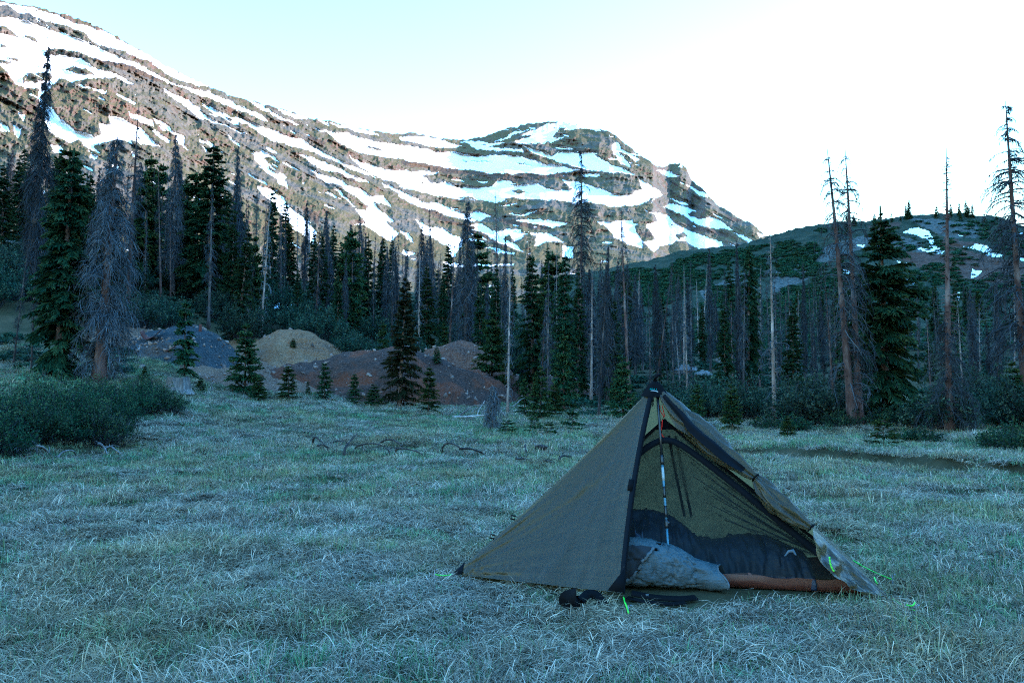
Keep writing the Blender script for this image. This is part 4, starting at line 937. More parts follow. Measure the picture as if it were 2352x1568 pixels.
# ================================================================== WILLOW SHRUBS
def willow(name, seed, H, Rw, stems, leaves, lsz, mat, tone=0.5, bare=0.25):
    rg = np.random.default_rng(seed); b = MB(); K = 5
    az = rg.uniform(0, 6.28, stems); rad = Rw * np.sqrt(rg.uniform(0, 1, stems)); h = H * (1 - 0.55 * (rad / Rw) ** 2) * rg.uniform(0.55, 1.25, stems)
    s = np.linspace(0, 1, K)
    b0 = rad * rg.uniform(0.2, 0.6, stems)
    x = np.cos(az)[:, None] * (b0[:, None] + (rad - b0)[:, None] * s); y = np.sin(az)[:, None] * (b0[:, None] + (rad - b0)[:, None] * s)
    z = h[:, None] * s ** 0.85 + 0 * x
    Pt = np.stack([x, y, z], -1); Pt[:, 1:] += rg.normal(0, 0.035, (stems, K - 1, 3)) * H
    b.tubes(Pt, np.linspace(0.009, 0.003, K)[None].repeat(stems, 0), 3, rg.uniform(0.2, 0.7, stems))
    p, d, ss = sample_on(Pt, 5, 0.3, 0.95, rg); p = p.reshape(-1, 3); M = len(p)
    dr = unit(d.reshape(-1, 3) + rg.normal(0, 0.5, (M, 3))); q = p + dr * 0.22 * H * rg.uniform(0.4, 1, (M, 1))
    b.ribbons(np.stack([p, (p + q) / 2 + rg.normal(0, 0.01, (M, 3)), q], 1), np.tile([[0.003, 0.0025, 0.0015]], (M, 1)), unit(np.cross(dr, rg.normal(size=(M, 3)))), rg.uniform(0.2, 0.7, M))
    st = b.mesh(name + '_stems', M_STEM)
    # leaves sit on the twigs
    tw = np.stack([p, q], 1); n = max(1, leaves // M)
    stone = np.repeat(np.repeat(rg.normal(0, 0.20, stems), 5), n)
    lp, ld, ls = sample_on(tw, n, 0.0, 1.05, rg); lp = lp.reshape(-1, 3) + rg.normal(0, 0.03 * H, (M * n, 3)); ML = len(lp)
    keep = lp[:, 2] > bare * H * rg.uniform(0.3, 1.2, ML); lp = lp[keep]; stone = stone[keep]; ML = len(lp)
    dl = unit(rg.normal(size=(ML, 3)) + np.array([0, 0, 0.7])); sd_ = unit(np.cross(dl, rg.normal(size=(ML, 3))))
    ln = lsz * rg.uniform(0.6, 1.3, (ML, 1))
    c = MB()
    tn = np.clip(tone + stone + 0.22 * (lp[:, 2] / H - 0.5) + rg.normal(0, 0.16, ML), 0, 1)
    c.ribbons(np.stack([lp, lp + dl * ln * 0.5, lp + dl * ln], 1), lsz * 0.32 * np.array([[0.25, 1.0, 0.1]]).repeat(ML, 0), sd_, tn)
    return st, c.mesh(name + '_foliage', mat), H
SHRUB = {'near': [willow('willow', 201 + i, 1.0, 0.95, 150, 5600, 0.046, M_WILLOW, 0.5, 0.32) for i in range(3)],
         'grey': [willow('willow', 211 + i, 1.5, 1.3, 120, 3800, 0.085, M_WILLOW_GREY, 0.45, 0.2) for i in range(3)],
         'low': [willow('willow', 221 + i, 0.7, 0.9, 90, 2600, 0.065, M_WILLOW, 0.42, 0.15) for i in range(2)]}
def shrub(kind, var, loc, sc, label, group):
    st, fo, H = SHRUB[kind][var % len(SHRUB[kind])]
    root = empty('willow_shrub', (loc[0], loc[1], loc[2] - 0.04), random.uniform(0, 6.28), label, 'shrub', group)
    root.scale = (sc, sc, sc * random.uniform(0.85, 1.15))
    for m_, pn in ((st, 'stems'), (fo, 'foliage')):
        o = bpy.data.objects.new(pn, m_); COL.objects.link(o); o.parent = root
    return root
sr = random.Random(9)
# the thicket at the left edge of the meadow
for k in range(36):
    px = sr.uniform(-180, 385); lim = np.interp(px, [-180, 0, 150, 300, 375], [15.0, 15.2, 16.2, 18.0, 19.5])
    r = lim + abs(sr.gauss(0, 1)) * 3.0
    front = r < lim + 1.2
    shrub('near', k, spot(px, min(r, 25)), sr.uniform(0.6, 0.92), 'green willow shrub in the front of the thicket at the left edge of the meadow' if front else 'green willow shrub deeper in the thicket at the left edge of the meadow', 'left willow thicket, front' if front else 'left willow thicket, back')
# willows between mounds and forest
for k in range(95):
    px = sr.uniform(-150, 1250); r = sr.uniform(43, 62)
    if 560 < px < 700 and r < 52: continue
    zone = 'left of the mounds' if px < 330 else ('behind the left mounds' if px < 760 else 'behind the grey and rusty mounds')
    shrub('grey', k, spot(px, r), sr.uniform(0.75, 1.35), 'grey green willow shrub on the slope ' + zone, 'willows ' + zone)
for k in range(46):
    px = sr.uniform(1480, 2450); r = sr.uniform(25.0, 34) + (2.5 if px < 1750 else 0)
    if 1935 < px < 1990 and r < 27: continue
    zone = 'right behind the tent' if px < 1900 else 'between the twin trunks and the right edge'
    shrub('low' if k % 3 else 'grey', k, spot(px, r), sr.uniform(0.7, 1.05), ('low dark willow shrub ' if k % 3 else 'bushy grey green willow shrub ') + zone, 'willows ' + zone + (' low' if k % 3 else ''))
for k, (px, row, sc) in enumerate([(2340, 1040, 0.9), (2300, 1030, 0.7), (2080, 1012, 0.5), (2120, 1015, 0.55)]):
    shrub('low', k, spot(px, r_at(px, row)), sc, ['willow bush hugging the right edge at the meadow', 'willow bush left of the one hugging the right edge', 'small bare stemmed bush right of the little spruce', 'second small bare stemmed bush right of the little spruce'][k], 'bushes at the right meadow edge')

# ------------------------------------------------------------------ scatter of one stuff object: the mesh carries its clumps and its points
def scatter(name, protos, pts, rot, scl, pick, mat, label):
    nb = MB(); var = []
    for k, (v, q, c) in enumerate(protos):
        nb.add(v, q, None, c); var.append(np.full(len(v), k))
    nb.add(pts, None, None, np.zeros(len(pts))); var.append(np.full(len(pts), -1))
    o = nb.build(name, mat); me = o.data
    npv = sum(len(p[0]) for p in protos)
    a = me.attributes.new('variant', 'INT', 'POINT'); a.data.foreach_set('value', np.concatenate(var).astype(np.int32))
    a = me.attributes.new('turn', 'FLOAT_VECTOR', 'POINT'); a.data.foreach_set('vector', np.concatenate([np.zeros((npv, 3)), rot]).astype(np.float32).ravel())
    a = me.attributes.new('grow', 'FLOAT_VECTOR', 'POINT'); a.data.foreach_set('vector', np.concatenate([np.ones((npv, 3)), scl]).astype(np.float32).ravel())
    a = me.attributes.new('pick', 'INT', 'POINT'); a.data.foreach_set('value', np.concatenate([np.zeros(npv), pick]).astype(np.int32))
    ng = bpy.data.node_groups.new(name + '_scatter', 'GeometryNodeTree')
    ng.interface.new_socket('Geometry', in_out='INPUT', socket_type='NodeSocketGeometry'); ng.interface.new_socket('Geometry', in_out='OUTPUT', socket_type='NodeSocketGeometry')
    N = ng.nodes; Lk = ng.links
    gi = N.new('NodeGroupInput'); go = N.new('NodeGroupOutput')
    def named(nm, ty):
        q = N.new('GeometryNodeInputNamedAttribute'); q.data_type = ty; q.inputs['Name'].default_value = nm; return q.outputs['Attribute']
    va = named('variant', 'INT'); jn = N.new('GeometryNodeJoinGeometry')
    def pickout(k):
        cp = N.new('FunctionNodeCompare'); cp.data_type = 'INT'; cp.operation = 'EQUAL'; Lk.new(va, cp.inputs[2]); cp.inputs[3].default_value = k
        se = N.new('GeometryNodeSeparateGeometry'); Lk.new(gi.outputs[0], se.inputs[0]); Lk.new(cp.outputs[0], se.inputs['Selection']); return se.outputs[0]
    for k in range(len(protos)):
        g2 = N.new('GeometryNodeGeometryToInstance'); Lk.new(pickout(k), g2.inputs[0]); Lk.new(g2.outputs[0], jn.inputs[0])
    ip = N.new('GeometryNodeInstanceOnPoints'); Lk.new(pickout(-1), ip.inputs['Points']); Lk.new(jn.outputs[0], ip.inputs['Instance'])
    ip.inputs['Pick Instance'].default_value = True
    Lk.new(named('pick', 'INT'), ip.inputs['Instance Index']); Lk.new(named('turn', 'FLOAT_VECTOR'), ip.inputs['Rotation']); Lk.new(named('grow', 'FLOAT_VECTOR'), ip.inputs['Scale'])
    Lk.new(ip.outputs[0], go.inputs[0])
    md = o.modifiers.new('scatter', 'NODES'); md.node_group = ng
    return tag(o, label, None, None, 'stuff')
def tuft(seed, n, rad, lo, hi, w, lean, tone, K=4):
    rg = np.random.default_rng(seed); b = MB()
    a = rg.uniform(0, 6.28, n); q = rad * np.sqrt(rg.uniform(0, 1, n)); L = rg.uniform(lo, hi, n)
    az = rg.normal(0, 1.1, n) + rg.choice([0, math.pi], n, p=[0.75, 0.25]); s = np.linspace(0, 1, K)[None]
    ln = np.clip(rg.normal(lean, 0.3, n), 0.02, 1.6)[:, None]
    hx = L[:, None] * np.sin(np.clip(ln * s * 1.4, 0, 2.0)) * s; hz = L[:, None] * s * np.cos(np.clip(ln * s * 1.25, 0, 1.9))
    hz = np.maximum(hz, 0.004 + 0.02 * rg.uniform(size=(n, 1)))
    Pt = np.stack([(q * np.cos(a))[:, None] + np.cos(az)[:, None] * hx, (q * np.sin(a))[:, None] + np.sin(az)[:, None] * hx, hz], -1)
    sd_ = np.stack([-np.sin(az + rg.normal(0, 0.5, n)), np.cos(az), rg.normal(0, 0.2, n)], -1); sd_ = unit(sd_)
    b.ribbons(Pt, w * rg.uniform(0.7, 1.3, (n, 1)) * np.interp(s, [0, 0.5, 1], [1, 0.9, 0.12]), sd_, np.clip(tone + rg.normal(0, 0.2, n), 0, 1))
    return np.concatenate(b.v), np.concatenate(b.q), np.concatenate(b.c)
def mat_grass(name, stops, alt, lo, hi):
    t = NT(name)
    c = t.ramp(t.attr('tone'), stops)
    oi = t.n('ObjectInfo'); nz = t.n('TexNoise'); nz.inputs['Scale'].default_value = 0.55; nz.inputs['Detail'].default_value = 3; t.l(oi.outputs['Location'], nz.inputs['Vector'])
    f = t.maprange(nz.outputs['Fac'], lo, hi, 0.0, 0.8)
    c = t.mix(f, c, t.ramp(t.attr('tone'), alt))
    c = t.hsv(c, 0.5, 1.0, t.maprange(oi.outputs['Random'], 0, 1, 0.45, 1.4))
    translucent(t, c, 0.2)
    return t.done(c, 0.7, 0.08, 0.92)
M_DRY = mat_grass('dry_sedge', [(0, (0.032, 0.028, 0.017)), (0.35, (0.155, 0.138, 0.092)), (0.7, (0.37, 0.33, 0.235)), (1, (0.60, 0.54, 0.41))], [(0, (0.04, 0.035, 0.014)), (0.5, (0.19, 0.16, 0.07)), (1, (0.48, 0.42, 0.23))], 0.45, 0.65)
M_GREEN = mat_grass('green_sedge', [(0, (0.045, 0.075, 0.03)), (0.5, (0.14, 0.20, 0.09)), (1, (0.34, 0.42, 0.24))], [(0, (0.07, 0.09, 0.03)), (0.5, (0.20, 0.22, 0.10)), (1, (0.40, 0.42, 0.26))], 0.4, 0.6)
TENT_POLY = None
def grass_points(seed, bands, keep):
    rg = np.random.default_rng(seed); out = []
    for r0, r1, dens, sc in bands:
        n = int(1.36 * 0.5 * (r1 * r1 - r0 * r0) * dens)
        r = np.sqrt(rg.uniform(r0 * r0, r1 * r1, n)); a = rg.uniform(-0.68, 0.68, n)
        x = r * np.sin(a); y = r * np.cos(a)
        out.append(np.stack([x, y, np.full(n, sc)], -1))
    q = np.concatenate(out); q = q[keep(q[:, 0], q[:, 1], rg)]
    return q, rg
TENT_XY = np.array([[-0.40, 5.80], [0.72, 5.34], [1.4, 5.26], [2.35, 5.06], [2.52, 5.12], [2.62, 6.2], [-0.15, 6.75]])
def meadow_ok(x, y):
    ok = ~inpoly(x, y, TENT_XY)
    ok &= ~((x > 0.60) & (x < 1.52) & (y > 4.98) & (y < 5.5))
    zm = np.full(x.shape, -99.0)
    for i in range(len(MOUNDS)): zm = np.maximum(zm, mound_z(i, x, y))
    sd = bank_side(x, y); ok &= ~((x > 4.2) & (sd > -0.22) & (sd < 0.10))
    return ok & (zm < ground_z(x, y) + 0.03)
def put(q, rg, flow):
    x, y, sc = q.T; z = ground_z(x, y) - 0.01
    n = len(x); yaw = (fbm(x * 0.6, y * 0.6, 3, 77) * 5.0 if flow else 0) + rg.normal(0, 0.7 if flow else 3, n)
    rot = np.stack([rg.normal(0, 0.12, n), rg.normal(0, 0.12, n), yaw], -1)
    hum = 0.65 + 0.7 * np.clip(0.5 + 0.9 * fbm(x * 0.8 + 5, y * 0.8, 3, 90), 0, 1)
    s = sc * rg.uniform(0.75, 1.25, n)
    return np.stack([x, y, z], -1), rot, np.stack([s, s, s * hum], -1)
def wet(x, y): return fbm(x * 0.22, y * 0.35, 3, 31)
BANDS_D = [(2.6, 6.5, 190, 1.0), (6.5, 10, 120, 1.1), (10, 16, 60, 1.3), (16, 24, 34, 1.5), (24, 36, 20, 1.6)]
q, rg = grass_points(1, BANDS_D, lambda x, y, g: meadow_ok(x, y) & (g.uniform(size=len(x)) < 0.92 - 0.7 * smooth(0.05, 0.4, wet(x, y)) * smooth(8, 15, y)) & (g.uniform(size=len(x)) < 0.25 + 0.75 * smooth(-0.22, 0.08, fbm(x * 1.1, y * 1.7, 3, 55))))
p, ro, sc = put(q, rg, True)
DRY = [tuft(400 + k, 96, 0.145, 0.05, 0.15, 0.0020, [1.25, 1.45, 1.1, 1.55, 1.3][k], 0.50) for k in range(5)]
scatter('dry_grass', DRY, p, ro, sc, rg.integers(0, 5, len(p)), M_DRY, 'matted straw coloured grass of the meadow')
BANDS_G = [(2.6, 6.5, 85, 0.9), (6.5, 10, 60, 1.1), (10, 16, 40, 1.3), (16, 24, 28, 1.35), (24, 36, 18, 1.4)]
q, rg = grass_points(2, BANDS_G, lambda x, y, g: meadow_ok(x, y) & (g.uniform(size=len(x)) < 0.35 + 0.65 * smooth(-0.1, 0.3, wet(x, y)) + 0.25 * smooth(9, 14, y)))
p, ro, sc = put(q, rg, False)
GRN = [tuft(420 + k, 26, 0.11, 0.04, 0.10, 0.0022, 0.35, 0.5, 3) for k in range(4)]
scatter('green_grass', GRN, p, ro, sc, rg.integers(0, 4, len(p)), M_GREEN, 'fresh blue green grass shoots of the meadow')
# low brush covering the right-hand hill and the forest floor
rg = np.random.default_rng(15)
def clump(seed, n, mat_tone):
    g = np.random.default_rng(seed); d = unit(g.normal(size=(n, 3)) + [0, 0, 0.4]); d[:, 2] = np.abs(d[:, 2])
    p0 = d * g.uniform(0.5, 1.0, (n, 1)) * np.array([1, 1, 0.6]); ax = unit(g.normal(size=(n, 3))); up = unit(np.cross(ax, g.normal(size=(n, 3))))
    b = MB(); b.ribbons(np.stack([p0 - up * 0.12, p0 + up * 0.12], 1), np.full((n, 2), 0.09), ax, np.clip(mat_tone + 0.3 * (p0[:, 2] - 0.4) + g.normal(0, 0.18, n), 0, 1))
    return np.concatenate(b.v), np.concatenate(b.q), np.concatenate(b.c)
BR = [clump(500 + k, 150, 0.45) for k in range(4)]
pts = []
for k in range(15000):
    px = rg.uniform(1380, 2420); v = rg.uniform(0.12, 0.97)
    pxc = px; d = 0.35 * vnoise(px / 60.0, v * 14, 3)
    den = 1.0 if px < 1900 else 0.45
    if px > 1930 and v > 0.70: den = 0.22
    if fbm(px / 80, v * 12, 3, 66) < -0.12 or rg.uniform() > den: continue
    pts.append(HPOS(px, v))
hp = np.array(pts); hr = np.hypot(hp[:, 0], hp[:, 1])
n = len(hp); s = rg.uniform(0.35, 0.9, n) * (0.6 + hr / 260)
scatter('hill_brush', BR, hp + [0, 0, -0.05], np.stack([0 * s, 0 * s, rg.uniform(0, 6.28, n)], -1), np.stack([s, s, s * rg.uniform(0.5, 0.9, n)], -1), rg.integers(0, 4, n), M_WILLOW, 'low green brush covering the flank of the right hill')
n = 9000
a = np.arctan((rg.uniform(-250, 2450, n) - 1176) / FPX); r = np.sqrt(rg.uniform(30 ** 2, 110 ** 2, n)); x = r * np.sin(a); y = r * np.cos(a)
ok = meadow_ok(x, y) & (fbm(x * 0.12, y * 0.12, 3, 23) > -0.15) & (r > np.where((a > -0.45) & (a < 0.05), 41, 29)); x, y = x[ok], y[ok]; n = len(x)
s = rg.uniform(0.2, 0.6, n)
scatter('forest_brush', BR, np.stack([x, y, surface_z(x, y) - 0.03], -1), np.stack([0 * s, 0 * s, rg.uniform(0, 6.28, n)], -1), np.stack([s, s, s * rg.uniform(0.5, 1.0, n)], -1), rg.integers(0, 4, n), M_WILLOW_GREY, 'low brush covering the forest floor')
# ================================================================== TENT AND GEAR
def gp(px, py, z=0.0):
    x, y, dz = direction(px, py); d = (z - CAM_H) / float(dz); return np.array([float(x) * d, d, z])
def nrm(v): v = np.asarray(v, float); return v / (np.linalg.norm(v) + 1e-9)
def mat_fabric(name, col, tcol, amount, rough=0.45, wscale=900, bump=0.12, spec=0.5, wr=0.35):
    t = NT(name); v = t.coord()
    n1 = t.noise(3.0, 4, v); n2 = t.noise(wscale, 2, v); n3 = t.noise(9, 3, t.coord((1, 1, 3)), 0.6, 1.0)
    c = t.mix(n1, tuple(x * 0.85 for x in col), tuple(x * 1.15 for x in col))
    t.bump(t.math('ADD', t.math('MULTIPLY', n2, 0.0), t.math('MULTIPLY', n3, wr)), bump, 0.03)
    if amount > 0: translucent(t, tcol, amount)
    return t.done(c, rough, spec * 0.7)
M_TARP = mat_fabric('olive_silnylon', (0.056, 0.049, 0.025), (0.44, 0.38, 0.15), 0.27, 0.36, spec=0.4)
M_TAPE = mat_fabric('navy_zip_tape', (0.008, 0.009, 0.013), (0, 0, 0), 0, 0.75, spec=0.08)
M_BLACKFAB = mat_fabric('black_fabric', (0.005, 0.005, 0.006), (0, 0, 0), 0, 0.8, spec=0.08)
M_FLOOR = mat_fabric('brown_groundsheet', (0.085, 0.036, 0.022), (0.2, 0.1, 0.05), 0.08, 0.4, spec=0.5)
M_QUILT = mat_fabric('navy_down_fabric', (0.014, 0.020, 0.046), (0, 0, 0), 0, 0.45, bump=0.3, spec=0.4, wr=0.8)
M_PACK = mat_fabric('grey_dyneema', (0.095, 0.112, 0.125), (0, 0, 0), 0, 0.6, bump=0.45, spec=0.3, wr=1.0)
M_PACKTRIM = mat_fabric('pale_grey_binding', (0.11, 0.12, 0.13), (0, 0, 0), 0, 0.7)
M_MESHPOCKET = mat_fabric('dark_stretch_pocket', (0.02, 0.022, 0.028), (0, 0, 0), 0, 0.85)
M_NEON = simple('neon_cord', (0.42, 0.85, 0.03), 0.6, 0.3, 0.25, 120)
M_REDCORD = simple('red_cord', (0.75, 0.05, 0.03), 0.6, 0.3, 0.3, 150)
M_REFLECT = simple('reflective_trim', (0.50, 0.54, 0.55), 0.4, 0.4, 0.05); M_DOT = simple('teal_print', (0.10, 0.50, 0.42), 0.5, 0.4, 0.1)
M_TITAN = simple('grey_stake_metal', (0.4, 0.4, 0.42), 0.4, 0.5, 0.1, metallic=0.8)
M_CARBON = simple('black_pole_shaft', (0.015, 0.016, 0.018), 0.35, 0.5, 0.2); M_ALU = simple('blue_grey_pole_shaft', (0.16, 0.23, 0.31), 0.4, 0.4, 0.1, metallic=0.2)
def mat_net():
    t = NT('black_insect_net'); v = t.coord()
    t.done((0.012, 0.014, 0.014), 0.9, 0.1)
    nz = t.noise(5, 4, v, 0.6, 1.2)
    tr = t.n('BsdfTransparent'); mx = t.n('MixShader')
    t.l(t.maprange(nz, 0.3, 0.7, 0.34, 0.60), mx.inputs[0])
    t.l(tr.outputs[0], mx.inputs[1]); t.l(t.b.outputs[0], mx.inputs[2]); t.l(mx.outputs[0], t.out.inputs[0])
    return t.m
M_NET = mat_net()

A = P(1503, 884, 5.95); L = gp(1040, 1318, 0.03); F = gp(1430, 1362, 0.05); RR = gp(2046, 1374, 0.03)
PERP = nrm([-(RR - L)[1], (RR - L)[0], 0])
BL = L + PERP * 1.05; BR = RR + PERP * 1.02 + np.array([-0.05, 0, 0]); BL[2] = BR[2] = 0.06
tent = empty('tent', (A[0], A[1], 0), 0, 'olive pyramid tent pitched on one pole with its door rolled open', 'tent')
T0 = np.array([A[0], A[1], 0.0])
def panel(name, a, b0, b1, sag, edge0, edge1, seed, nu=70, nv=60, hem=0.0, focus=None, amp=0.006):
    u = np.linspace(0.0, 1, nu)[:, None, None]; v = np.linspace(0, 1, nv)[None, :, None]
    base = b0 * (1 - v) + b1 * v
    Pt = a * (1 - u) + base * u
    n = nrm(np.cross(b0 - a, b1 - a)); c = (L + RR + BL + BR) / 4; c[2] = 0.4
    if n @ (c - (a + b0 + b1) / 3) < 0: n = -n                        # n points into the tent
    dn = nrm((b1 - b0)); e0_ = np.asarray(edge0, float) if np.ndim(edge0) else dn * edge0; e1_ = np.asarray(edge1, float) if np.ndim(edge1) else dn * edge1
    bow = 4 * u * (1 - u)
    Pt = Pt + n * sag * (4 * v * (1 - v)) * np.sin(np.pi * np.clip(u, 0, 1)) 
    Pt = Pt + bow * (e0_ * (1 - v) + e1_ * v)
    Pt[..., 2] += (hem * 4 * v * (1 - v) * u ** 6)[..., 0]
    # creases pulled towards the pegged corner, and fine ripples along the hem
    U = np.broadcast_to(u[..., 0], Pt.shape[:2]); V = np.broadcast_to(v[..., 0], Pt.shape[:2])
    if focus is not None:
        d = Pt - focus; dist = np.linalg.norm(d, axis=2); ang = np.arctan2(d[..., 2], d @ dn)
        w = fbm(ang * 14, dist * 0.9, 3, seed) * np.exp(-dist / 1.0) + 0.5 * fbm(ang * 30, dist * 1.6, 2, seed + 4) * np.exp(-dist / 0.7)
        Pt = Pt + n * (w * amp * 2.4 * smooth(0.0, 0.15, dist))[..., None]
    Pt = Pt + n * (amp * 0.8 * fbm(U * 3, V * 9, 3, seed + 8) * U)[..., None]
    return grid_mesh(name, Pt - T0, M_TARP, None, True, None, tent)
panel('front_panel', A, L, F, 0.035, 0.055, -0.035, 1, 110, 110, -0.0, L, 0.015)['label'] = 'closed olive front wall left of the open door'
panel('back_panel', A, BL, BR, 0.05, 0.03, 0.0, 2, 60, 80, 0, None, 0.012)
panel('left_end_panel', A, L, BL, 0.02, nrm(F - L) * 0.062, 0.03 * nrm(BR - BL), 3)
panel('right_end_panel', A, RR, BR, 0.02, -0.0, 0.0, 4)
def strip(name, pts, width, normal, mat, parent, off=0.0, thick=0.003, org=T0, label=None):
    """a flat band of cloth with a little thickness"""
    pts = np.asarray(pts, float); tn = np.gradient(pts, axis=0); tn /= np.linalg.norm(tn, axis=1, keepdims=True) + 1e-9
    nn_ = np.asarray(normal, float); nn_ = np.broadcast_to(nn_ / np.linalg.norm(nn_), pts.shape)
    sd_ = np.cross(tn, nn_); sd_ /= np.linalg.norm(sd_, axis=1, keepdims=True) + 1e-9
    w = (np.broadcast_to(np.asarray(width, float), (len(pts),)) / 2)[:, None]
    p0 = pts + nn_ * off; b = MB(); K = len(pts)
    ring = np.stack([p0 - sd_ * w, p0 + sd_ * w, p0 + sd_ * w + nn_ * thick, p0 - sd_ * w + nn_ * thick], 1) - org
    idx = np.arange(K * 4).reshape(K, 4); q = np.stack([idx[:-1], np.roll(idx[:-1], -1, 1), np.roll(idx[1:], -1, 1), idx[1:]], -1).reshape(-1, 4)
    b.add(ring.reshape(-1, 3), np.concatenate([q, [idx[0], idx[-1][::-1]]]))
    o = b.build(name, mat, parent)
    if label: o['label'] = label
    return o
nF = nrm(np.cross(F - A, L - A)); nF = nF if nF[1] < 0 else -nF            # outward normal of the front wall
s_ = np.linspace(0.03, 1, 40)[:, None]
dnF = nrm(F - L)
edge = A * (1 - s_) + F * s_ + dnF * (-0.035) * 4 * s_ * (1 - s_)
strip('zip_tape', edge - dnF * 0.008, 0.030, nF, M_TAPE, tent, 0.004)
strip('door_seam', edge + dnF * 0.010, 0.012, nF, M_BLACKFAB, tent, 0.002)
# hem and corner patches
b = MB()
def tri_patch(name, p0, p1, p2, n_, mat, off=0.006):
    q = MB(); v = np.array([p0, p1, p2]); v2 = np.concatenate([v + n_ * off, v + n_ * (off + 0.003)]) - T0
    q.add(v2, [[0, 1, 4, 3], [1, 2, 5, 4], [2, 0, 3, 5]], [[2, 1, 0], [3, 4, 5]]); return q.build(name, mat, tent)
def at_edge(s): return A * (1 - s) + F * s + dnF * (-0.035) * 4 * s * (1 - s)
tri_patch('corner_patch', F + dnF * 0.012, at_edge(0.90), F - dnF * 0.10 + np.array([0, 0, 0.008]), nF, M_BLACKFAB)
tri_patch('corner_patch', L, L + (A - L) * 0.06, L + (F - L) * 0.06, nF, M_TAPE)
pt = at_edge(0.52); b = MB(); upv = nrm(A - F); rotm = np.stack([dnF, nF, upv], 1)
b.box(pt - dnF * 0.022 + nF * 0.012 - T0, (0.035, 0.008, 0.085), rotm); b.build('door_tab', M_BLACKFAB, tent)
lf = A * 0.10 + L * 0.90 + dnF * 0.02
for k, f in enumerate((0.80, 0.70)):
    q = A * (1 - f) + L * f + dnF * 0.035 * (1 - f); b = MB(); b.tubes(np.array([q, q + np.array([-0.03, -0.01, 0.012]), q + np.array([-0.035, -0.01, -0.015]), q + np.array([-0.005, 0, -0.022])]) - T0, np.full(4, 0.006), 5); b.build('guy_loop', M_BLACKFAB, tent)
# peak cap: a black boot over the pole top with a printed badge
ridge = [L, F, RR, BR, BL]
ring = [A + (q - A) * (0.066 if i != 1 else 0.075) for i, q in enumerate(ridge)]
tip = A + np.array([0.005, 0, 0.045])
cap = MB(); ctr = (A + np.array([0, 0, -0.2]))
rg_ = [q + nrm(q - ctr) * 0.012 for q in ring]; mid_ = [tip * 0.6 + q * 0.4 + nrm(q - ctr) * 0.012 for q in rg_]
cap.add(np.array([tip] + mid_ + rg_) - T0, [[1 + i, 1 + (i + 1) % 5, 6 + (i + 1) % 5, 6 + i] for i in range(5)], [[0, 1 + (i + 1) % 5, 1 + i] for i in range(5)])
capo = cap.build('peak_cap', M_BLACKFAB, tent)
b = MB(); b.tubes(np.array([tip + [0, 0, -0.01], tip + [0.006, 0, 0.018], tip + [0.028, 0, 0.030], tip + [0.045, 0, 0.032]]) - T0, np.array([0.018, 0.018, 0.014, 0.006]), 6, cap=True); b.build('top_loop', M_BLACKFAB, tent)
bar = [P(px, py, 5.83) for px, py in ((1494.5, 897), (1500, 897), (1506, 898), (1511, 899.8))]
strip('badge_bar', bar, 0.006, (0, -1, 0.15), M_REFLECT, tent, 0.004, 0.002)
for k, (px, py) in enumerate(((1493.5, 894.0), (1495.5, 892.6), (1499.5, 892.4), (1503, 893.0), (1508, 894.2))):
    q = MB(); c_ = P(px, py, 5.826); q.add(OCT * np.array([0.0042, 0.002, 0.0042]) + c_ - T0, None, OCF); q.build('badge_dot', M_DOT, tent)
b = MB(); zp = at_edge(0.085) + nF * 0.014 + dnF * 0.022; b.box(zp - T0, (0.014, 0.006, 0.03), None); b.tubes(np.array([zp + [0, 0, -0.015], zp + [0.004, 0, -0.035], zp + [-0.004, 0, -0.05], zp + [-0.001, 0, -0.016]]) - T0, np.full(4, 0.0025), 4); b.build('zip_pull', M_BLACKFAB, tent)

# rolled-back door along the right ridge
def ridge_pt(px, py, f): return A + (RR - A) * f
nR = nrm(np.cross(RR - A, F - A)); nR = nR if nR[1] < 0 else -nR           # outward of the open doorway
dnR = nrm(RR - F)
def roll(name, f0, f1, rmax, seed, shift=0.0, nn=60, ns=40, tape=False):
    f = np.linspace(f0, f1, nn); rgk = np.random.default_rng(seed)
    s = np.linspace(0, 1, nn); rad = 0.018 + rmax * np.sin(np.pi * s) ** 0.7
    ctr_ = A[None] + (RR - A)[None] * f[:, None] - dnR * (rad * 0.65)[:, None] + nR * (rad * 0.15)[:, None] + np.array([0, 0, -0.02]) * (np.sin(np.pi * s) * rmax / 0.05)[:, None]
    tn = nrm(RR - A); a1 = nrm(np.cross(tn, nR)); a2 = nrm(np.cross(tn, a1))
    th = np.linspace(0, 2 * math.pi, ns)
    S, TH = np.meshgrid(s, th, indexing='ij')
    fold = 1 + 0.28 * np.sin(TH * 4 + 5 * fbm(S * 2.2 + seed, TH * 0 + 0.5, 2, seed)) + 0.16 * np.sin(TH * 9 + 4 * S + seed) + 0.18 * fbm(S * 6, np.cos(TH) * 2 + 3, 3, seed)
    rr_ = rad[:, None] * fold
    Pt = ctr_[:, None] + rr_[..., None] * (a1 * np.cos(TH)[..., None] * 1.15 + a2 * np.sin(TH)[..., None] * 0.7)
    o = grid_mesh(name, Pt - T0, M_TARP, None, True, None, tent)
    if tape:
        mid = Pt.mean(1, keepdims=True); out = Pt - mid; out = out / (np.linalg.norm(out, axis=2, keepdims=True) + 1e-9)
        j0 = int(np.argmax(out[nn // 2] @ nrm([-0.75, -0.75, 0.25]))); js = [(j0 + k) % (ns - 1) for k in range(-3, 3)]
        band = (Pt + out * 0.005)[2:int(nn * 0.9)][:, js]
        grid_mesh('door_zip_tape', band - T0, M_TAPE, None, True, None, tent)
    return o
roll('rolled_door', 0.045, 0.475, 0.050, 31, tape=True)['label'] = 'upper bulge of the rolled back door'
roll('rolled_door', 0.47, 0.705, 0.042, 32)['label'] = 'lower bulge of the rolled back door between its ties'
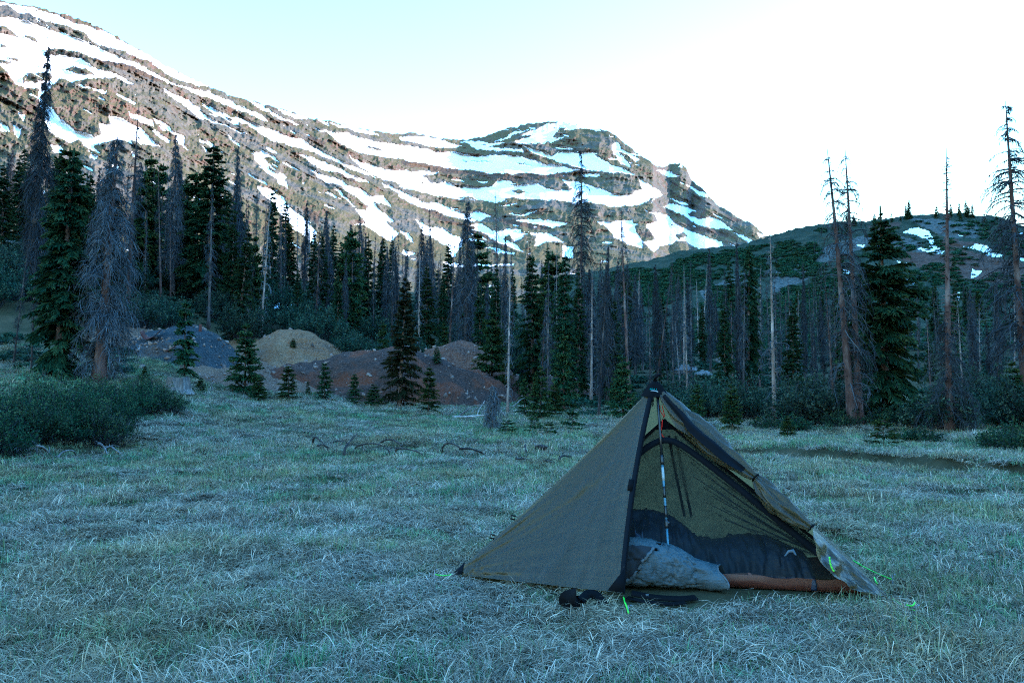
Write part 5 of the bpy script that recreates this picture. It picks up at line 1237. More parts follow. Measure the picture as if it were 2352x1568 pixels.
for f in (0.472, 0.703):
    c_ = A + (RR - A) * f - dnR * 0.015 + nR * 0.01; th = np.linspace(0, 2 * math.pi, 12); tn = nrm(RR - A); a1 = nrm(np.cross(tn, nR)); a2 = nrm(np.cross(tn, a1))
    b = MB(); b.tubes(np.array([c_ + 0.030 * (a1 * math.cos(q) + a2 * math.sin(q)) for q in th]) - T0, np.full(12, 0.006), 5); b.build('door_tie', M_BLACKFAB, tent)
# loose end of the door below the lower tie
nu, nv = 46, 34
U, V = np.meshgrid(np.linspace(0, 1, nu), np.linspace(0, 1, nv), indexing='ij')
topc = A + (RR - A) * (0.70 + 0.285 * U)[..., None]
low = np.stack([np.interp(U, [0, .12, .3, .6, 1], [gp_[k] for gp_ in (P(1874, 1262, 5.15), P(1886, 1290, 5.16), P(1910, 1322, 5.16), P(1955, 1348, 5.16), P(1996, 1373, 5.14))]) for k in range(3)], -1)
Pt = topc * (1 - V)[..., None] + low * V[..., None]
fold = 0.028 * np.sin(U * 15 + V * 3 + 3 * fbm(U * 3, V * 3, 2, 9)) * V * (1 - U * 0.6) + 0.028 * fbm(U * 6, V * 4, 4, 14) * np.sqrt(V)
Pt = Pt + nR * fold[..., None]
grid_mesh('loose_door_end', Pt - T0, M_TARP, None, True, None, tent)['label'] = 'crumpled loose end of the door hanging below the lower tie'
b = MB(); k_ = 14; sxy = np.linspace(0, 1, k_)
b.tubes(np.stack([P(1905 + 3 * q + 8 * q ** 3, 1278 + 34 * q, 4.98) for q in sxy]) - T0, np.full(k_, 0.0052) * (1 + 0.25 * np.sin(np.arange(k_) * 2.2)), 5, cap=True)
b.build('tie_cord', M_NEON, tent)['label'] = 'short neon green cord hanging from the rolled door'
# interior webbing loop of the peak with a red cord, holding the inner tent
IA = P(1526, 966, 5.93)
b = MB()
for off_ in (-0.008, 0.008):
    pts = [P(1518, 930, 5.93) + [off_, 0, 0], P(1520, 943, 5.93) + [off_ * 1.5, 0, 0], IA + [off_ * 0.4, 0, 0.03]]
    b.tubes(np.array(pts) - T0, np.full(3, 0.0032), 5)
tail = [IA + [-0.006, -0.01, 0.03]] + [P(x_, y_, 5.90) for x_, y_ in ((1521, 965), (1520, 980), (1518, 992), (1521, 1000), (1527, 1006), (1531, 1010))]
b.tubes(np.array(tail) - T0, np.full(len(tail), 0.0045), 5, cap=True); b.build('peak_cord', M_REDCORD, tent)['label'] = 'red cord hanging inside the peak'

# ------------------------------------------------------------------ inner net tent
inner = empty('inner_tent', (A[0], A[1], 0), 0, 'black insect net inner tent with a brown groundsheet hung inside the olive tent', 'inner tent')
FL = L + PERP * 0.16 + nrm(RR - L) * 0.32; FR = gp(1996, 1366, 0.02) + PERP * 0.05; BRi = BR - PERP * 0.10 - nrm(RR - L) * 0.16; BLi = BL - PERP * 0.10 + nrm(RR - L) * 0.26
for q in (FL, FR, BRi, BLi): q[2] = 0.0
WALL = np.array([0, 0, 0.10])
def net_face(name, p0, p1, seed, folds=True):
    nu, nv = 30, 40
    U, V = np.meshgrid(np.linspace(0, 1, nu), np.linspace(0, 1, nv), indexing='ij')
    base = (p0 + WALL) * (1 - V)[..., None] + (p1 + WALL) * V[..., None]
    Pt = IA * (1 - U)[..., None] + base * U[..., None]
    n_ = nrm(np.cross(p0 - IA, p1 - IA)); c = (FL + FR + BRi + BLi) / 4 + [0, 0, 0.3]
    if n_ @ (c - (IA + p0 + p1) / 3) < 0: n_ = -n_
    Pt = Pt + n_ * (0.05 * np.sin(np.pi * U) * 4 * V * (1 - V) + 0.008 * fbm(U * 4, V * 12, 3, seed) * U)[..., None]
    return grid_mesh(name, Pt - T0, M_NET, None, True, None, inner), n_
ff, nFf = net_face('front_net', FL, FR, 51); ff['label'] = 'black see-through net front of the inner tent'
net_face('back_net', BLi, BRi, 52); net_face('left_net', FL, BLi, 53); net_face('right_net', FR, BRi, 54)
def onplane(px, py, p0, n_):
    x, y, z = direction(px, py); d = np.array([float(x), 1.0, float(z)]); o_ = np.array([0, 0, CAM_H])
    return o_ + d * float(((p0 - o_) @ n_) / (d @ n_))
q0 = (IA + FL + FR) / 3
def curve(pts, n=40):
    pts = np.asarray(pts, float); t = np.linspace(0, 1, len(pts)); q = np.linspace(0, 1, n); w = np.stack([np.interp(q, t, pts[:, k]) for k in range(pts.shape[1])], -1)
    for _ in range(4): w[1:-1] = (w[:-2] + 2 * w[1:-1] + w[2:]) / 4
    return w
zipc = curve([(1440, 1068), (1468, 1045), (1495, 1024), (1522, 1012), (1548, 1015), (1580, 1033), (1640, 1078), (1720, 1142), (1800, 1208), (1880, 1272)])
strip('door_zip', [onplane(a_, b_, q0, nFf) for a_, b_ in zipc], 0.046, nFf, M_TAPE, inner, -0.06)
edgeR = [IA * (1 - t) + (FR + WALL) * t for t in np.linspace(0, 1, 12)]; strip('corner_seam', edgeR, 0.022, nFf, M_BLACKFAB, inner, -0.012)
edgeL = [IA * (1 - t) + (FL + WALL) * t for t in np.linspace(0, 1, 12)]; strip('corner_seam', edgeL, 0.022, nFf, M_BLACKFAB, inner, -0.012)
nB = np.array([0, 1.0, 0.4])
for x0_, x1_, w_ in ((1536, 1572, 0.020), (1552, 1588, 0.020)): strip('back_strap', [P(x0_ + (x1_ - x0_) * t, 1000 + 185 * t, 6.05 + 0.25 * t) for t in np.linspace(0, 1, 10)], w_, nB, M_BLACKFAB, inner)
# gathered pleats of the net running into the right corner
for k in range(11):
    a0 = (1545 + 16 * k * 0.5, 1020 + 16 * k); a1 = (1875 + 3 * (k % 3), 1262 + 3.2 * (k % 5))
    ln_ = [onplane(a0[0] + (a1[0] - a0[0]) * t, a0[1] + (a1[1] - a0[1]) * t + 10 * math.sin(3.1 * t) * (1 if k % 2 else 0.4), q0, nFf) for t in np.linspace(0.05 + 0.05 * (k % 4), 1, 16)]
    strip('net_pleat', ln_, np.linspace(0.006, 0.016, 16), nFf, M_NET, inner, -0.03 - 0.002 * k, 0.001)
# peak piece of the inner
b = MB(); rgp = [IA + nrm(q + WALL - IA) * 0.10 for q in (FL, FR, BRi, BLi)]; b.add(np.array([IA + [0, 0, 0.02]] + rgp) - T0 + nrm([0, -1, 0]) * 0.01, None, [[0, 1 + i, 1 + (i + 1) % 4] for i in range(4)]); b.build('peak_patch', M_BLACKFAB, inner)
# bathtub groundsheet with upturned walls
b = MB(); cs = [FL, FR, BRi, BLi]; c0 = sum(cs) / 4; V = []
nseg = 30
for i in range(4):
    p0, p1 = cs[i], cs[(i + 1) % 4]
    for t in np.linspace(0, 1, nseg, endpoint=False):
        p = p0 * (1 - t) + p1 * t; o_ = nrm(p - c0); wob = 0.010 * math.sin(t * 21 + i) + 0.008 * math.sin(t * 47 + i)
        V.append([p - o_ * 0.03 + [0, 0, 0.012], p + o_ * (0.004 + wob * 0.5) + [0, 0, 0.014], p + o_ * (0.010 + wob) + [0, 0, 0.055 + wob], p - o_ * 0.004 + [0, 0, 0.098 + wob]])
V = np.array(V); m = len(V); idx = np.arange(m * 4).reshape(m, 4)
q = np.stack([idx[:, :-1], np.roll(idx, -1, 0)[:, :-1], np.roll(idx, -1, 0)[:, 1:], idx[:, 1:]], -1).reshape(-1, 4)
b.add(np.concatenate([V.reshape(-1, 3), [c0 + [0, 0, 0.012]]]) - T0, q, [[m * 4, idx[(i + 1) % m, 0], idx[i, 0]] for i in range(m)])
b.build('groundsheet', M_FLOOR, inner, True)['label'] = 'brown groundsheet edge of the inner tent'

# ------------------------------------------------------------------ sleeping quilt heaped inside
sil = np.array([(1415, 1172), (1450, 1168), (1500, 1170), (1540, 1182), (1572, 1205), (1602, 1232), (1640, 1238), (1665, 1234), (1700, 1226), (1760, 1228), (1805, 1247), (1846, 1268), (1853, 1300)], float)
n1, n2 = 120, 60
xs = np.linspace(1405, 1856, n1); Q = []
for i, x_ in enumerate(xs):
    d_ = np.interp(x_, [1405, 1600, 1856], [6.02, 5.95, 5.66]); top = P(x_, np.interp(x_, sil[:, 0], sil[:, 1]), d_)
    hh = max(top[2] - 0.03, 0.03); e = np.sqrt(np.clip(1 - ((x_ - 1856) / 14.0 + 1) ** 2, 0, 1)) if x_ > 1842 else 1.0
    hw = 0.24 * (0.55 + 0.45 * e)
    th = np.linspace(-0.12, math.pi + 0.12, n2)
    f = fbm(np.full(n2, x_ / 16.0), np.cos(th) * 2.2, 4, 61); f2 = fbm(np.full(n2, x_ / 5.0), np.cos(th) * 5, 3, 62)
    rr_ = 1 + 0.13 * f + 0.06 * f2 - 0.035 * np.abs(np.sin(x_ / 11.0))
    Q.append(np.stack([top[0] + 0 * th, d_ - hw * np.cos(th) * rr_, 0.03 + hh * np.clip(np.sin(th), -0.05, 1) ** 1.0 * np.where(np.sin(th) > 0.97, 1, rr_) * e], -1))
Q = np.array(Q); Q[..., 2] = np.maximum(Q[..., 2], 0.015)
qr = empty('sleeping_quilt', (1.2, 5.85, 0.02), 0, 'dark navy sleeping quilt heaped inside the inner tent', 'quilt')
grid_mesh('quilt_shell', Q - np.array([1.2, 5.85, 0.02]), M_QUILT, None, True, None, qr)
tg = MB(); c_ = P(1818, 1270, 5.28); tgp = np.array([c_ + [-0.045, 0, -0.018], c_ + [-0.02, 0, 0.012], c_ + [0.015, 0.01, 0.015], c_ + [0.03, 0.0, -0.012]])
strip('care_tag', tgp, np.array([0.008, 0.016, 0.022, 0.006]), (0, -1, 0.3), M_PACKTRIM, qr, 0, 0.002, np.array([1.2, 5.85, 0.02]))

# ------------------------------------------------------------------ backpack lying in the doorway
PK = gp(1540, 1366, 0.0)
pack = empty('backpack', PK, 0, 'grey blue backpack lying on its side in front of the tent door', 'backpack')
a0, a1 = gp(1385, 1352, 0.0) + [0, 0.10, 0], gp(1606, 1360, 0.0) + [0, 0.10, 0]
n1, n2 = 130, 90
prof_x = np.array([0, .05, .2, .42, .62, .78, .9, 1.0]); prof_h = np.array([.26, .30, .325, .32, .295, .27, .235, .19]); prof_w = np.array([.10, .13, .155, .16, .15, .145, .13, .115])
S = np.linspace(0, 1, n1); TH = np.linspace(0, 2 * math.pi, n2)
ax = nrm(a1 - a0); lat = np.array([-ax[1], ax[0], 0])
Pt = np.zeros((n1, n2, 3))
for i, s in enumerate(S):
    h = np.interp(s, prof_x, prof_h); w = np.interp(s, prof_x, prof_w); cc = a0 * (1 - s) + a1 * s
    ct, st = np.cos(TH), np.sin(TH); ex = 0.72
    yy_ = np.sign(ct) * np.abs(ct) ** ex * w; zz_ = h / 2 + np.sign(st) * np.abs(st) ** ex * h / 2
    wr_ = 1 + 0.05 * fbm(np.full(n2, s * 5), np.cos(TH) * 1.8 + 4, 4, 71) + 0.10 * (ridged(np.full(n2, s * 5) + np.cos(TH) * 1.6, np.sin(TH) * 1.5 + s * 3, 4, 72) - 0.62)
    Pt[i] = cc + lat * (yy_ * wr_)[:, None] + np.array([0, 0, 1]) * (zz_ * (0.4 + 0.6 * wr_) + 0.012)[:, None]
cen_ = Pt.mean(1, keepdims=True); on_ = Pt - cen_; on_ = on_ / np.linalg.norm(on_, axis=2, keepdims=True)
SS, TT = np.meshgrid(S, TH, indexing='ij')
cr = ridged(SS * 6 + np.cos(TT) * 1.2, np.sin(TT) * 2.2 + SS * 4, 4, 75) + 0.7 * ridged(SS * 13 - np.sin(TT) * 2, np.cos(TT) * 4 + 3, 3, 76)
Pt = Pt - on_ * (0.055 * np.clip(cr - 1.02, 0, 1))[..., None] + on_ * (0.005 * fbm(SS * 20, np.cos(TT) * 6 + np.sin(TT) * 3, 3, 78))[..., None]
Pt[:, -1] = Pt[:, 0]
grid_mesh('pack_body', Pt - PK, M_PACK, None, True, None, pack)
def on_pack(s, th, off=0.004):
    i = np.clip(s, 0, 1) * (n1 - 1); j = (th % (2 * math.pi)) / (2 * math.pi) * (n2 - 1); i0, j0 = int(i), int(j); p = Pt[i0, j0]
    cc = a0 * (1 - s) + a1 * s + [0, 0, np.interp(s, prof_x, prof_h) / 2]; n_ = p - cc; n_ = n_ - ax * (n_ @ ax); n_ = nrm(n_)
    return p + n_ * off, n_
# end cap and open roll-top collar
th = TH; rings = []
for k, (s, gx, gz, lift) in enumerate(((1.0, 1.0, 1.0, 0.0), (1.07, 1.04, 0.97, 0.0), (1.14, 1.10, 0.90, -0.006), (1.21, 1.16, 0.84, -0.008), (1.27, 1.20, 0.80, -0.008))):
    h, w = 0.19 * gz, 0.115 * gx; cc = a0 + (a1 - a0) * s
    rip = 1 + 0.10 * np.sin(TH * 3 + k) + 0.06 * np.sin(TH * 7 + 2 * k)
    rings.append(cc + lat * (np.cos(TH) * w * rip)[:, None] + np.array([0, 0, 1]) * (h / 2 + 0.012 + lift + np.sin(TH) * h / 2 * rip)[:, None] + ax * (0.03 * (k > 2) * np.sin(TH * 2 + 1))[:, None])
RG = np.array(rings); RG[:, -1] = RG[:, 0]; RG[0] = Pt[-1]
grid_mesh('pack_collar', RG - PK, M_PACK, None, True, None, pack)['label'] = 'open flared collar of the roll top'
b = MB(); b.tubes(RG[-1] - PK, np.full(n2, 0.007), 6); b.build('collar_band', M_PACKTRIM, pack, True)
b = MB(); inr = RG[-2] * 0.97 + RG[-2].mean(0) * 0.03; b.add(np.concatenate([inr, [inr.mean(0) - ax * 0.05]]) - PK, None, [[i, (i + 1) % n2, n2] for i in range(n2 - 1)]); b.build('pack_lining', M_MESHPOCKET, pack)
# dark side pocket with its pale gathered binding
su, sv = np.meshgrid(np.linspace(0.0, 1, 24), np.linspace(0, 1, 20), indexing='ij')
pk_ = np.array([[on_pack(0.04 + 0.52 * u_ * (1 - 0.55 * v_ ** 1.5), 2.35 + 1.3 * v_, 0.014)[0] for v_ in sv[0]] for u_ in su[:, 0]])
grid_mesh('side_pocket', pk_ - PK, M_MESHPOCKET, None, True, None, pack)
bd = [on_pack(0.04 + 0.52 * (1 - 0.55 * v_ ** 1.5), 2.35 + 1.3 * v_, 0.018 + 0.003 * (i % 2)) for i, v_ in enumerate(np.linspace(0, 1, 24))]
b = MB(); b.tubes(np.array([q[0] for q in bd]) - PK, 0.011 * (1 + 0.2 * np.sin(np.arange(24) * 2.6)), 6); b.build('pocket_binding', M_PACKTRIM, pack, True)
for s, t_, sz in ((0.30, 1.85, (0.018, 0.012, 0.03)), (0.56, 2.35, (0.05, 0.012, 0.014)), (0.62, 1.9, (0.035, 0.01, 0.006))):
    q, n_ = on_pack(s, t_, 0.004); b = MB(); a_2 = nrm(np.cross(n_, ax)); b.box(q - PK, (sz[0], sz[2], sz[1]), np.stack([ax, a_2, n_], 1)); b.build('gear_loop', M_BLACKFAB, pack)
def strap(name, pts, w, parent, org, mat=M_BLACKFAB, nrm_=(0, -0.5, 1), th_=0.006): return strip(name, curve(pts, 30), w, nrm_, mat, parent, 0, th_, org)
strap('shoulder_strap', [gp(1450, 1362, .05), gp(1500, 1372, .03), gp(1560, 1376, .03), gp(1600, 1372, .02)], 0.05, pack, PK)
strap('shoulder_strap', [gp(1440, 1372, .02), gp(1480, 1382, .02), gp(1540, 1388, .015), gp(1575, 1384, .015)], 0.03, pack, PK)
for px, py in ((1464, 1360), (1487, 1366)):
    b = MB(); b.box(gp(px, py, .045) - PK, (.02, .008, .012)); b.build('buckle', M_PACKTRIM, pack)
# padded hip belt poking out below the front wall
belt = curve([gp(1322, 1368, .10), gp(1300, 1372, .07), gp(1296, 1382, .04), gp(1312, 1392, .02), gp(1330, 1386, .035)], 24)
strip('hip_belt', belt, np.linspace(0.10, 0.05, 24), (0.1, -0.9, 0.45), M_BLACKFAB, pack, 0, 0.018, PK)
strap('belt_strap', [gp(1335, 1378, .05), gp(1350, 1362, .075), gp(1372, 1366, .06), gp(1385, 1385, .02), gp(1396, 1398, .005)], 0.055, pack, PK, nrm_=(0.1, -0.8, 0.6))
sp2 = strap('belt_strap', [gp(1300, 1375, .03), gp(1325, 1384, .03), gp(1345, 1382, .02)], 0.08, pack, PK, nrm_=(0, -0.8, 0.6), th_=0.02)

# ------------------------------------------------------------------ trekking pole holding up the peak
t0, t1 = P(1510, 905, 5.93), gp(1541, 1345, 0.02)
PO = np.array([t1[0], t1[1], 0.0]); pole = empty('trekking_pole', PO, 0, 'black and blue trekking pole standing upright inside the tent door', 'trekking pole')
def seg(name, f0, f1, r0, r1, mat, n=12):
    b = MB(); f = np.linspace(f0, f1, 4)[:, None]; b.tubes(t0 * (1 - f) + t1 * f - PO, np.linspace(r0, r1, 4), n, cap=True); return b.build(name, mat, pole, True)
seg('upper_shaft', 0.0, 0.34, 0.0105, 0.0105, M_CARBON); seg('clamp', 0.335, 0.385, 0.015, 0.015, M_CARBON); seg('middle_shaft', 0.38, 0.70, 0.0098, 0.0098, M_ALU)
seg('shaft_print', 0.40, 0.47, 0.0102, 0.0102, M_REFLECT)['label'] = 'pale printed section of the pole shaft'
seg('dark_sleeve', 0.50, 0.56, 0.0102, 0.0102, M_CARBON); seg('dark_sleeve', 0.60, 0.66, 0.0102, 0.0102, M_CARBON)
seg('clamp', 0.67, 0.715, 0.0145, 0.0145, M_CARBON); seg('lower_shaft', 0.71, 1.0, 0.0088, 0.0080, M_ALU)
b = MB(); f = 0.69; c_ = t0 * (1 - f) + t1 * f; b.box(c_ + [0.014, -0.004, 0] - PO, (0.012, 0.010, 0.03)); b.build('clamp_lever', M_CARBON, pole)

# ------------------------------------------------------------------ guy lines and stakes
def guy(a_, g_, lab, loose=None):
    g_ = np.asarray(g_, float); r_ = empty('guy_line', (g_[0], g_[1], 0), 0, lab, 'guy line', 'neon guy lines of the tent'); o_ = np.array([g_[0], g_[1], 0])
    b = MB(); k = 9; s = np.linspace(0, 1, k)[:, None]; pts = np.asarray(a_) * (1 - s) + g_ * s; pts[:, 2] -= 0.01 * np.sin(np.pi * s[:, 0]); b.tubes(pts - o_, np.full(k, 0.0042) * (1 + 0.2 * np.sin(np.arange(k) * 2.4)), 5, cap=True); b.build('cord', M_NEON, r_)
    if loose is not None: b = MB(); w = curve(loose, 12); b.tubes(w - o_, np.full(12, 0.0045), 5, cap=True); b.build('cord_tail', M_NEON, r_)
    b = MB(); b.tubes(np.array([g_ + [0, 0, -0.12], g_ + [0, 0, 0.03], g_ + [0.02, 0, 0.035]]) - o_, np.full(3, 0.004), 6, cap=True); b.build('stake', M_TITAN, r_)
guy(F + [0.004, -0.01, -0.02], gp(1443, 1402, 0.03), 'neon green cord hanging at the front corner of the tent beside the backpack', [gp(1434, 1380, .05), gp(1439, 1390, .05), gp(1444, 1408, .035)])
guy(RR + [0.01, -0.01, 0], gp(2104, 1402, 0.05), 'neon green guy line at the right front corner of the tent', [gp(2082, 1388, .07), gp(2096, 1392, .07), gp(2102, 1382, .09)])
guy(BR, gp(2050, 1330, 0.06), 'neon green guy line at the right rear corner of the tent', [gp(2008, 1325, .07), gp(2012, 1336, .06), gp(2016, 1340, .05)])
guy(L, gp(998, 1318, 0.06), 'neon green guy line at the left corner of the tent')
# ================================================================== SMALL THINGS IN THE MEADOW AND ON THE MOUNDS
def mat_wood(name, a_, b_, c_):
    t = NT(name); n1 = t.noise(14, 5, t.coord((1, 1, 0.12)), 0.7); n2 = t.noise(3, 3, t.coord())
    c = t.ramp(n1, [(0.3, a_), (0.5, b_), (0.72, c_)]); c = t.hsv(c, 0.5, 1.0, t.maprange(n2, 0.3, 0.7, 0.7, 1.2)); t.bump(n1, 0.7, 0.02)
    return t.done(c, 0.85, 0.2)
M_GREYWOOD = mat_wood('silvered_wood', (0.05, 0.047, 0.043), (0.17, 0.16, 0.145), (0.33, 0.31, 0.285))
M_DARKWOOD = mat_wood('damp_dark_wood', (0.012, 0.011, 0.010), (0.035, 0.031, 0.028), (0.10, 0.09, 0.08))
M_WHITEWOOD = mat_wood('bleached_wood', (0.28, 0.26, 0.24), (0.46, 0.44, 0.41), (0.62, 0.60, 0.57))
M_RUST = mat_wood('rusted_sheet_iron', (0.03, 0.015, 0.011), (0.075, 0.032, 0.022), (0.13, 0.058, 0.035))
M_BOULDER = mat_stone('pale_granite', (0.20, 0.19, 0.18), (0.36, 0.35, 0.33), (0.55, 0.54, 0.52), 1.6)
M_SNOW = NT('old_snow'); _n = M_SNOW.noise(6, 4, M_SNOW.coord()); M_SNOW.bump(_n, 0.3, 0.05); M_SNOW = M_SNOW.done(M_SNOW.ramp(_n, [(0.3, (0.72, 0.75, 0.78)), (0.7, (0.84, 0.86, 0.88))]), 0.8, 0.1, 1.0)
# old stump behind the willow thicket
r = r_at(412, 903); sp = spot(412, r); Hs = 33 / FPX * r; Rs = 25 / FPX * r
rg = np.random.default_rng(77); th = np.linspace(0, 2 * math.pi, 60); zz = np.linspace(-0.1, 1, 18)
TH, ZZ = np.meshgrid(th, zz)
gro = 1 + 0.07 * np.sin(TH * 7 + 1) + 0.05 * np.sin(TH * 15 + 2) + 0.04 * fbm(np.cos(TH) * 4 + 9, np.sin(TH) * 4 + ZZ * 0.6, 3, 3)
rad = Rs * (1.0 - 0.16 * ZZ + 0.25 * np.exp(-np.clip(ZZ, 0, 1) * 7)) * gro
top = Hs * (1 + 0.10 * fbm(np.cos(TH) * 2.5 + 5, np.sin(TH) * 2.5, 3, 8)); Zs = ZZ * top
V = np.stack([np.cos(TH) * rad, np.sin(TH) * rad, Zs], -1)
st = empty('tree_stump', sp, 0, 'weathered grey tree stump behind the willow thicket on the grassy bank', 'stump')
grid_mesh('stump_side', V, M_GREYWOOD, None, True, None, st)
b = MB(); ringp = V[-1][:-1]; inner_ = ringp * np.array([0.55, 0.55, 1]) - [0, 0, Hs * 0.12]; m = len(ringp)
b.add(np.concatenate([ringp, inner_, [[0, 0, Hs * 0.75]]]), [[i, (i + 1) % m, m + (i + 1) % m, m + i] for i in range(m)], [[m + i, m + (i + 1) % m, 2 * m] for i in range(m)]); b.build('stump_top', M_DARKWOOD, st)
# bleached snag: a broken-topped little dead spruce with a skirt of hanging branches
r = r_at(1133, 992); sp = spot(1133, r); Hn = (992 - 882) / FPX * r
tm, cm, H_ = dead_spruce('snag', 91, 2.0, 0.05, 150, 0.10, 0.97, lambda t: np.interp(t, [0, .2, .6, .85, 1], [0.50, 0.50, 0.46, 0.34, 0.16]), 0.35, 1.75, 0.42, 10, 0.34, 0.0065, 0.011, 0.02, bark=M_BARK_PALE, twig=mat_deadtwig('snag_twigs', 1.5), hang=1.3, stubs=6, tone=0.5, jit=0.5)
root = empty('snag', sp - [0, 0, 0.03], 0, 'bleached broken snag with a skirt of hanging branches at the meadow edge', 'snag'); s = Hn / H_; root.scale = (s * 1.05, s * 1.05, s)
for m_, pn in ((tm, 'trunk'), (cm, 'branches')):
    o = bpy.data.objects.new(pn, m_); COL.objects.link(o); o.parent = root
# wood lying about: each stick is traced along its own upright plane at the distance where it touches the ground
def stick(name, pts, row, rad0, rad1, mat, label, cat='branch', group=None, twigs=3, seed=1, depth=0.25, sides=6, rr_=None):
    pts = np.asarray(pts, float); r = rr_ or r_at(float(pts[:, 0].mean()), row); rg = np.random.default_rng(seed)
    w = curve(pts, max(10, len(pts) * 5)); k = len(w); tt = np.linspace(-1, 1, k); sgn = rg.choice([-1, 1])
    dd = r * math.cos(math.atan((pts[:, 0].mean() - 1176) / FPX)) + depth * tt * sgn
    W = np.stack([P(x_, y_, d_) for (x_, y_), d_ in zip(w, dd)])
    gz = surface_z(W[:, 0], W[:, 1]); W[:, 2] = np.maximum(W[:, 2], gz + 0.01)
    if W[0, 2] - gz[0] < 0.10: W[0, 2] = gz[0] - 0.01
    if W[-1, 2] - gz[-1] < 0.10: W[-1, 2] = gz[-1] - 0.01
    o_ = np.array([W[:, 0].mean(), W[:, 1].mean(), gz.mean()])
    root = empty(name, o_, 0, label, cat, group)
    b = MB(); b.tubes(W - o_, np.linspace(rad0, rad1, k) * (1 + 0.1 * rg.normal(size=k)), sides, 0.5, cap=True); b.build('stem', mat, root, True)
    for q in range(twigs):
        i = rg.integers(2, k - 2); d = unit(rg.normal(size=3) + [0, 0, 0.4]); L_ = rg.uniform(0.08, 0.3)
        b = MB(); p0 = W[i]; p1 = p0 + d * L_ * 0.5; p2 = p1 + unit(d + [0, 0, -0.6]) * L_ * 0.5
        b.tubes(np.array([p0, p1, p2]) - o_, np.array([rad1 * 0.8, rad1 * 0.6, rad1 * 0.3]), 4, 0.5); b.build('twig', mat, root)
    return root
K3 = lambda s: [((1200 + x / 1.2218) * .57422, (1720 + y / 1.2218) * .57422) for x, y in flat(s)]
K4 = lambda s: [(x / 2.688 * .57422, (1720 + y / 2.688) * .57422) for x, y in flat(s)]
LIE = [(K3, "62 92 63 40 80 32 110 60 130 88", 'hook shaped grey branch, leftmost of the branches in the middle meadow'), (K3, "130 82 160 60 190 50 225 62 240 78", 'low arched grey branch right of the hook shaped one'),
 (K3, "265 110 268 85 300 70 350 63 400 72 440 102", 'long arched grey branch in the middle meadow'), (K3, "385 65 420 45 460 48 490 70 500 90", 'arched branch standing behind the long arched one'),
 (K3, "465 92 500 88 560 98 605 120", 'straight low branch touching the long arched one'), (K3, "697 112 695 85 715 62 750 65 790 90 820 128", 'branch bent like a crook in the middle meadow'),
 (K3, "780 90 830 88 880 105 920 130", 'side branch running right from the crook shaped branch'), (K3, "1055 140 1100 138 1150 154", 'short dark stick in front of the dark root chunk'),
 (K3, "1170 149 1210 148 1245 160", 'short dark stick right of the other short dark stick'), (K3, "1265 150 1270 132 1290 122 1320 130 1343 157", 'small hooped twig just left of the tent wall'), (K3, "1100 72 1103 95 1106 128", 'upright pale twig left of the dark root chunk'),
 (K3, "85 75 110 68 150 95 200 108", 'thin branch lying under the hook shaped one'), (K3, "215 112 222 80 240 60 280 15", 'thin upright twig among the arched branches'),
 (K4, "225 240 225 170 250 105 300 85 350 110 400 170 395 245", 'tall hooped pale branch at the left edge of the meadow'), (K4, "140 225 180 180 205 170 240 210 330 275", 'grey branch leaning through the tall hooped one'), (K4, "400 168 460 180 510 230 545 268", 'pale branch sloping right from the tall hooped one'),
 (K4, "0 238 80 255 200 298", 'dark flat branch at the far left edge of the meadow'), (K4, "620 295 660 240 740 212 800 225 820 285", 'arched branch right of the tall hooped one'), (K4, "1060 150 1090 150 1130 200 1160 268", 'thin grey twig in the meadow left of the middle'), (K4, "1130 190 1200 175 1220 195 1325 270", 'thin grey twig crossing its neighbour left of the middle'),
 (K4, "170 235 210 200 260 185 300 230 340 275", 'thin grey branch inside the tall hooped one')]
for k, (fn, s, lab) in enumerate(LIE):
    p = fn(s); row = max(y for _, y in p) + 1
    stick('fallen_branch', p, row, 0.021 if k % 3 else 0.026, 0.010, (M_GREYWOOD if k >= 13 else M_DARKWOOD) if k != 16 else M_DARKWOOD, lab, 'branch', 'fallen branches in the meadow', 3, 600 + k)
stick('driftwood', K4("960 684 1060 667 1100 642 1150 627"), 1130, 0.022, 0.030, M_WHITEWOOD, 'bleached white piece of wood lying in the left meadow', 'wood', None, 0, 651, 0.05)
stick('driftwood', K4("765 662 860 657 935 650"), 1128, 0.018, 0.020, M_WHITEWOOD, 'smaller white piece of wood left of the bleached piece', 'wood', None, 0, 652, 0.05)
stick('crooked_stick', [(486, 902), (488, 890), (484, 880), (487, 872), (480, 864), (476, 861)], 903, 0.025, 0.012, M_GREYWOOD, 'crooked bare stick standing right of the old stump', 'branch', None, 2, 653, 0.02)
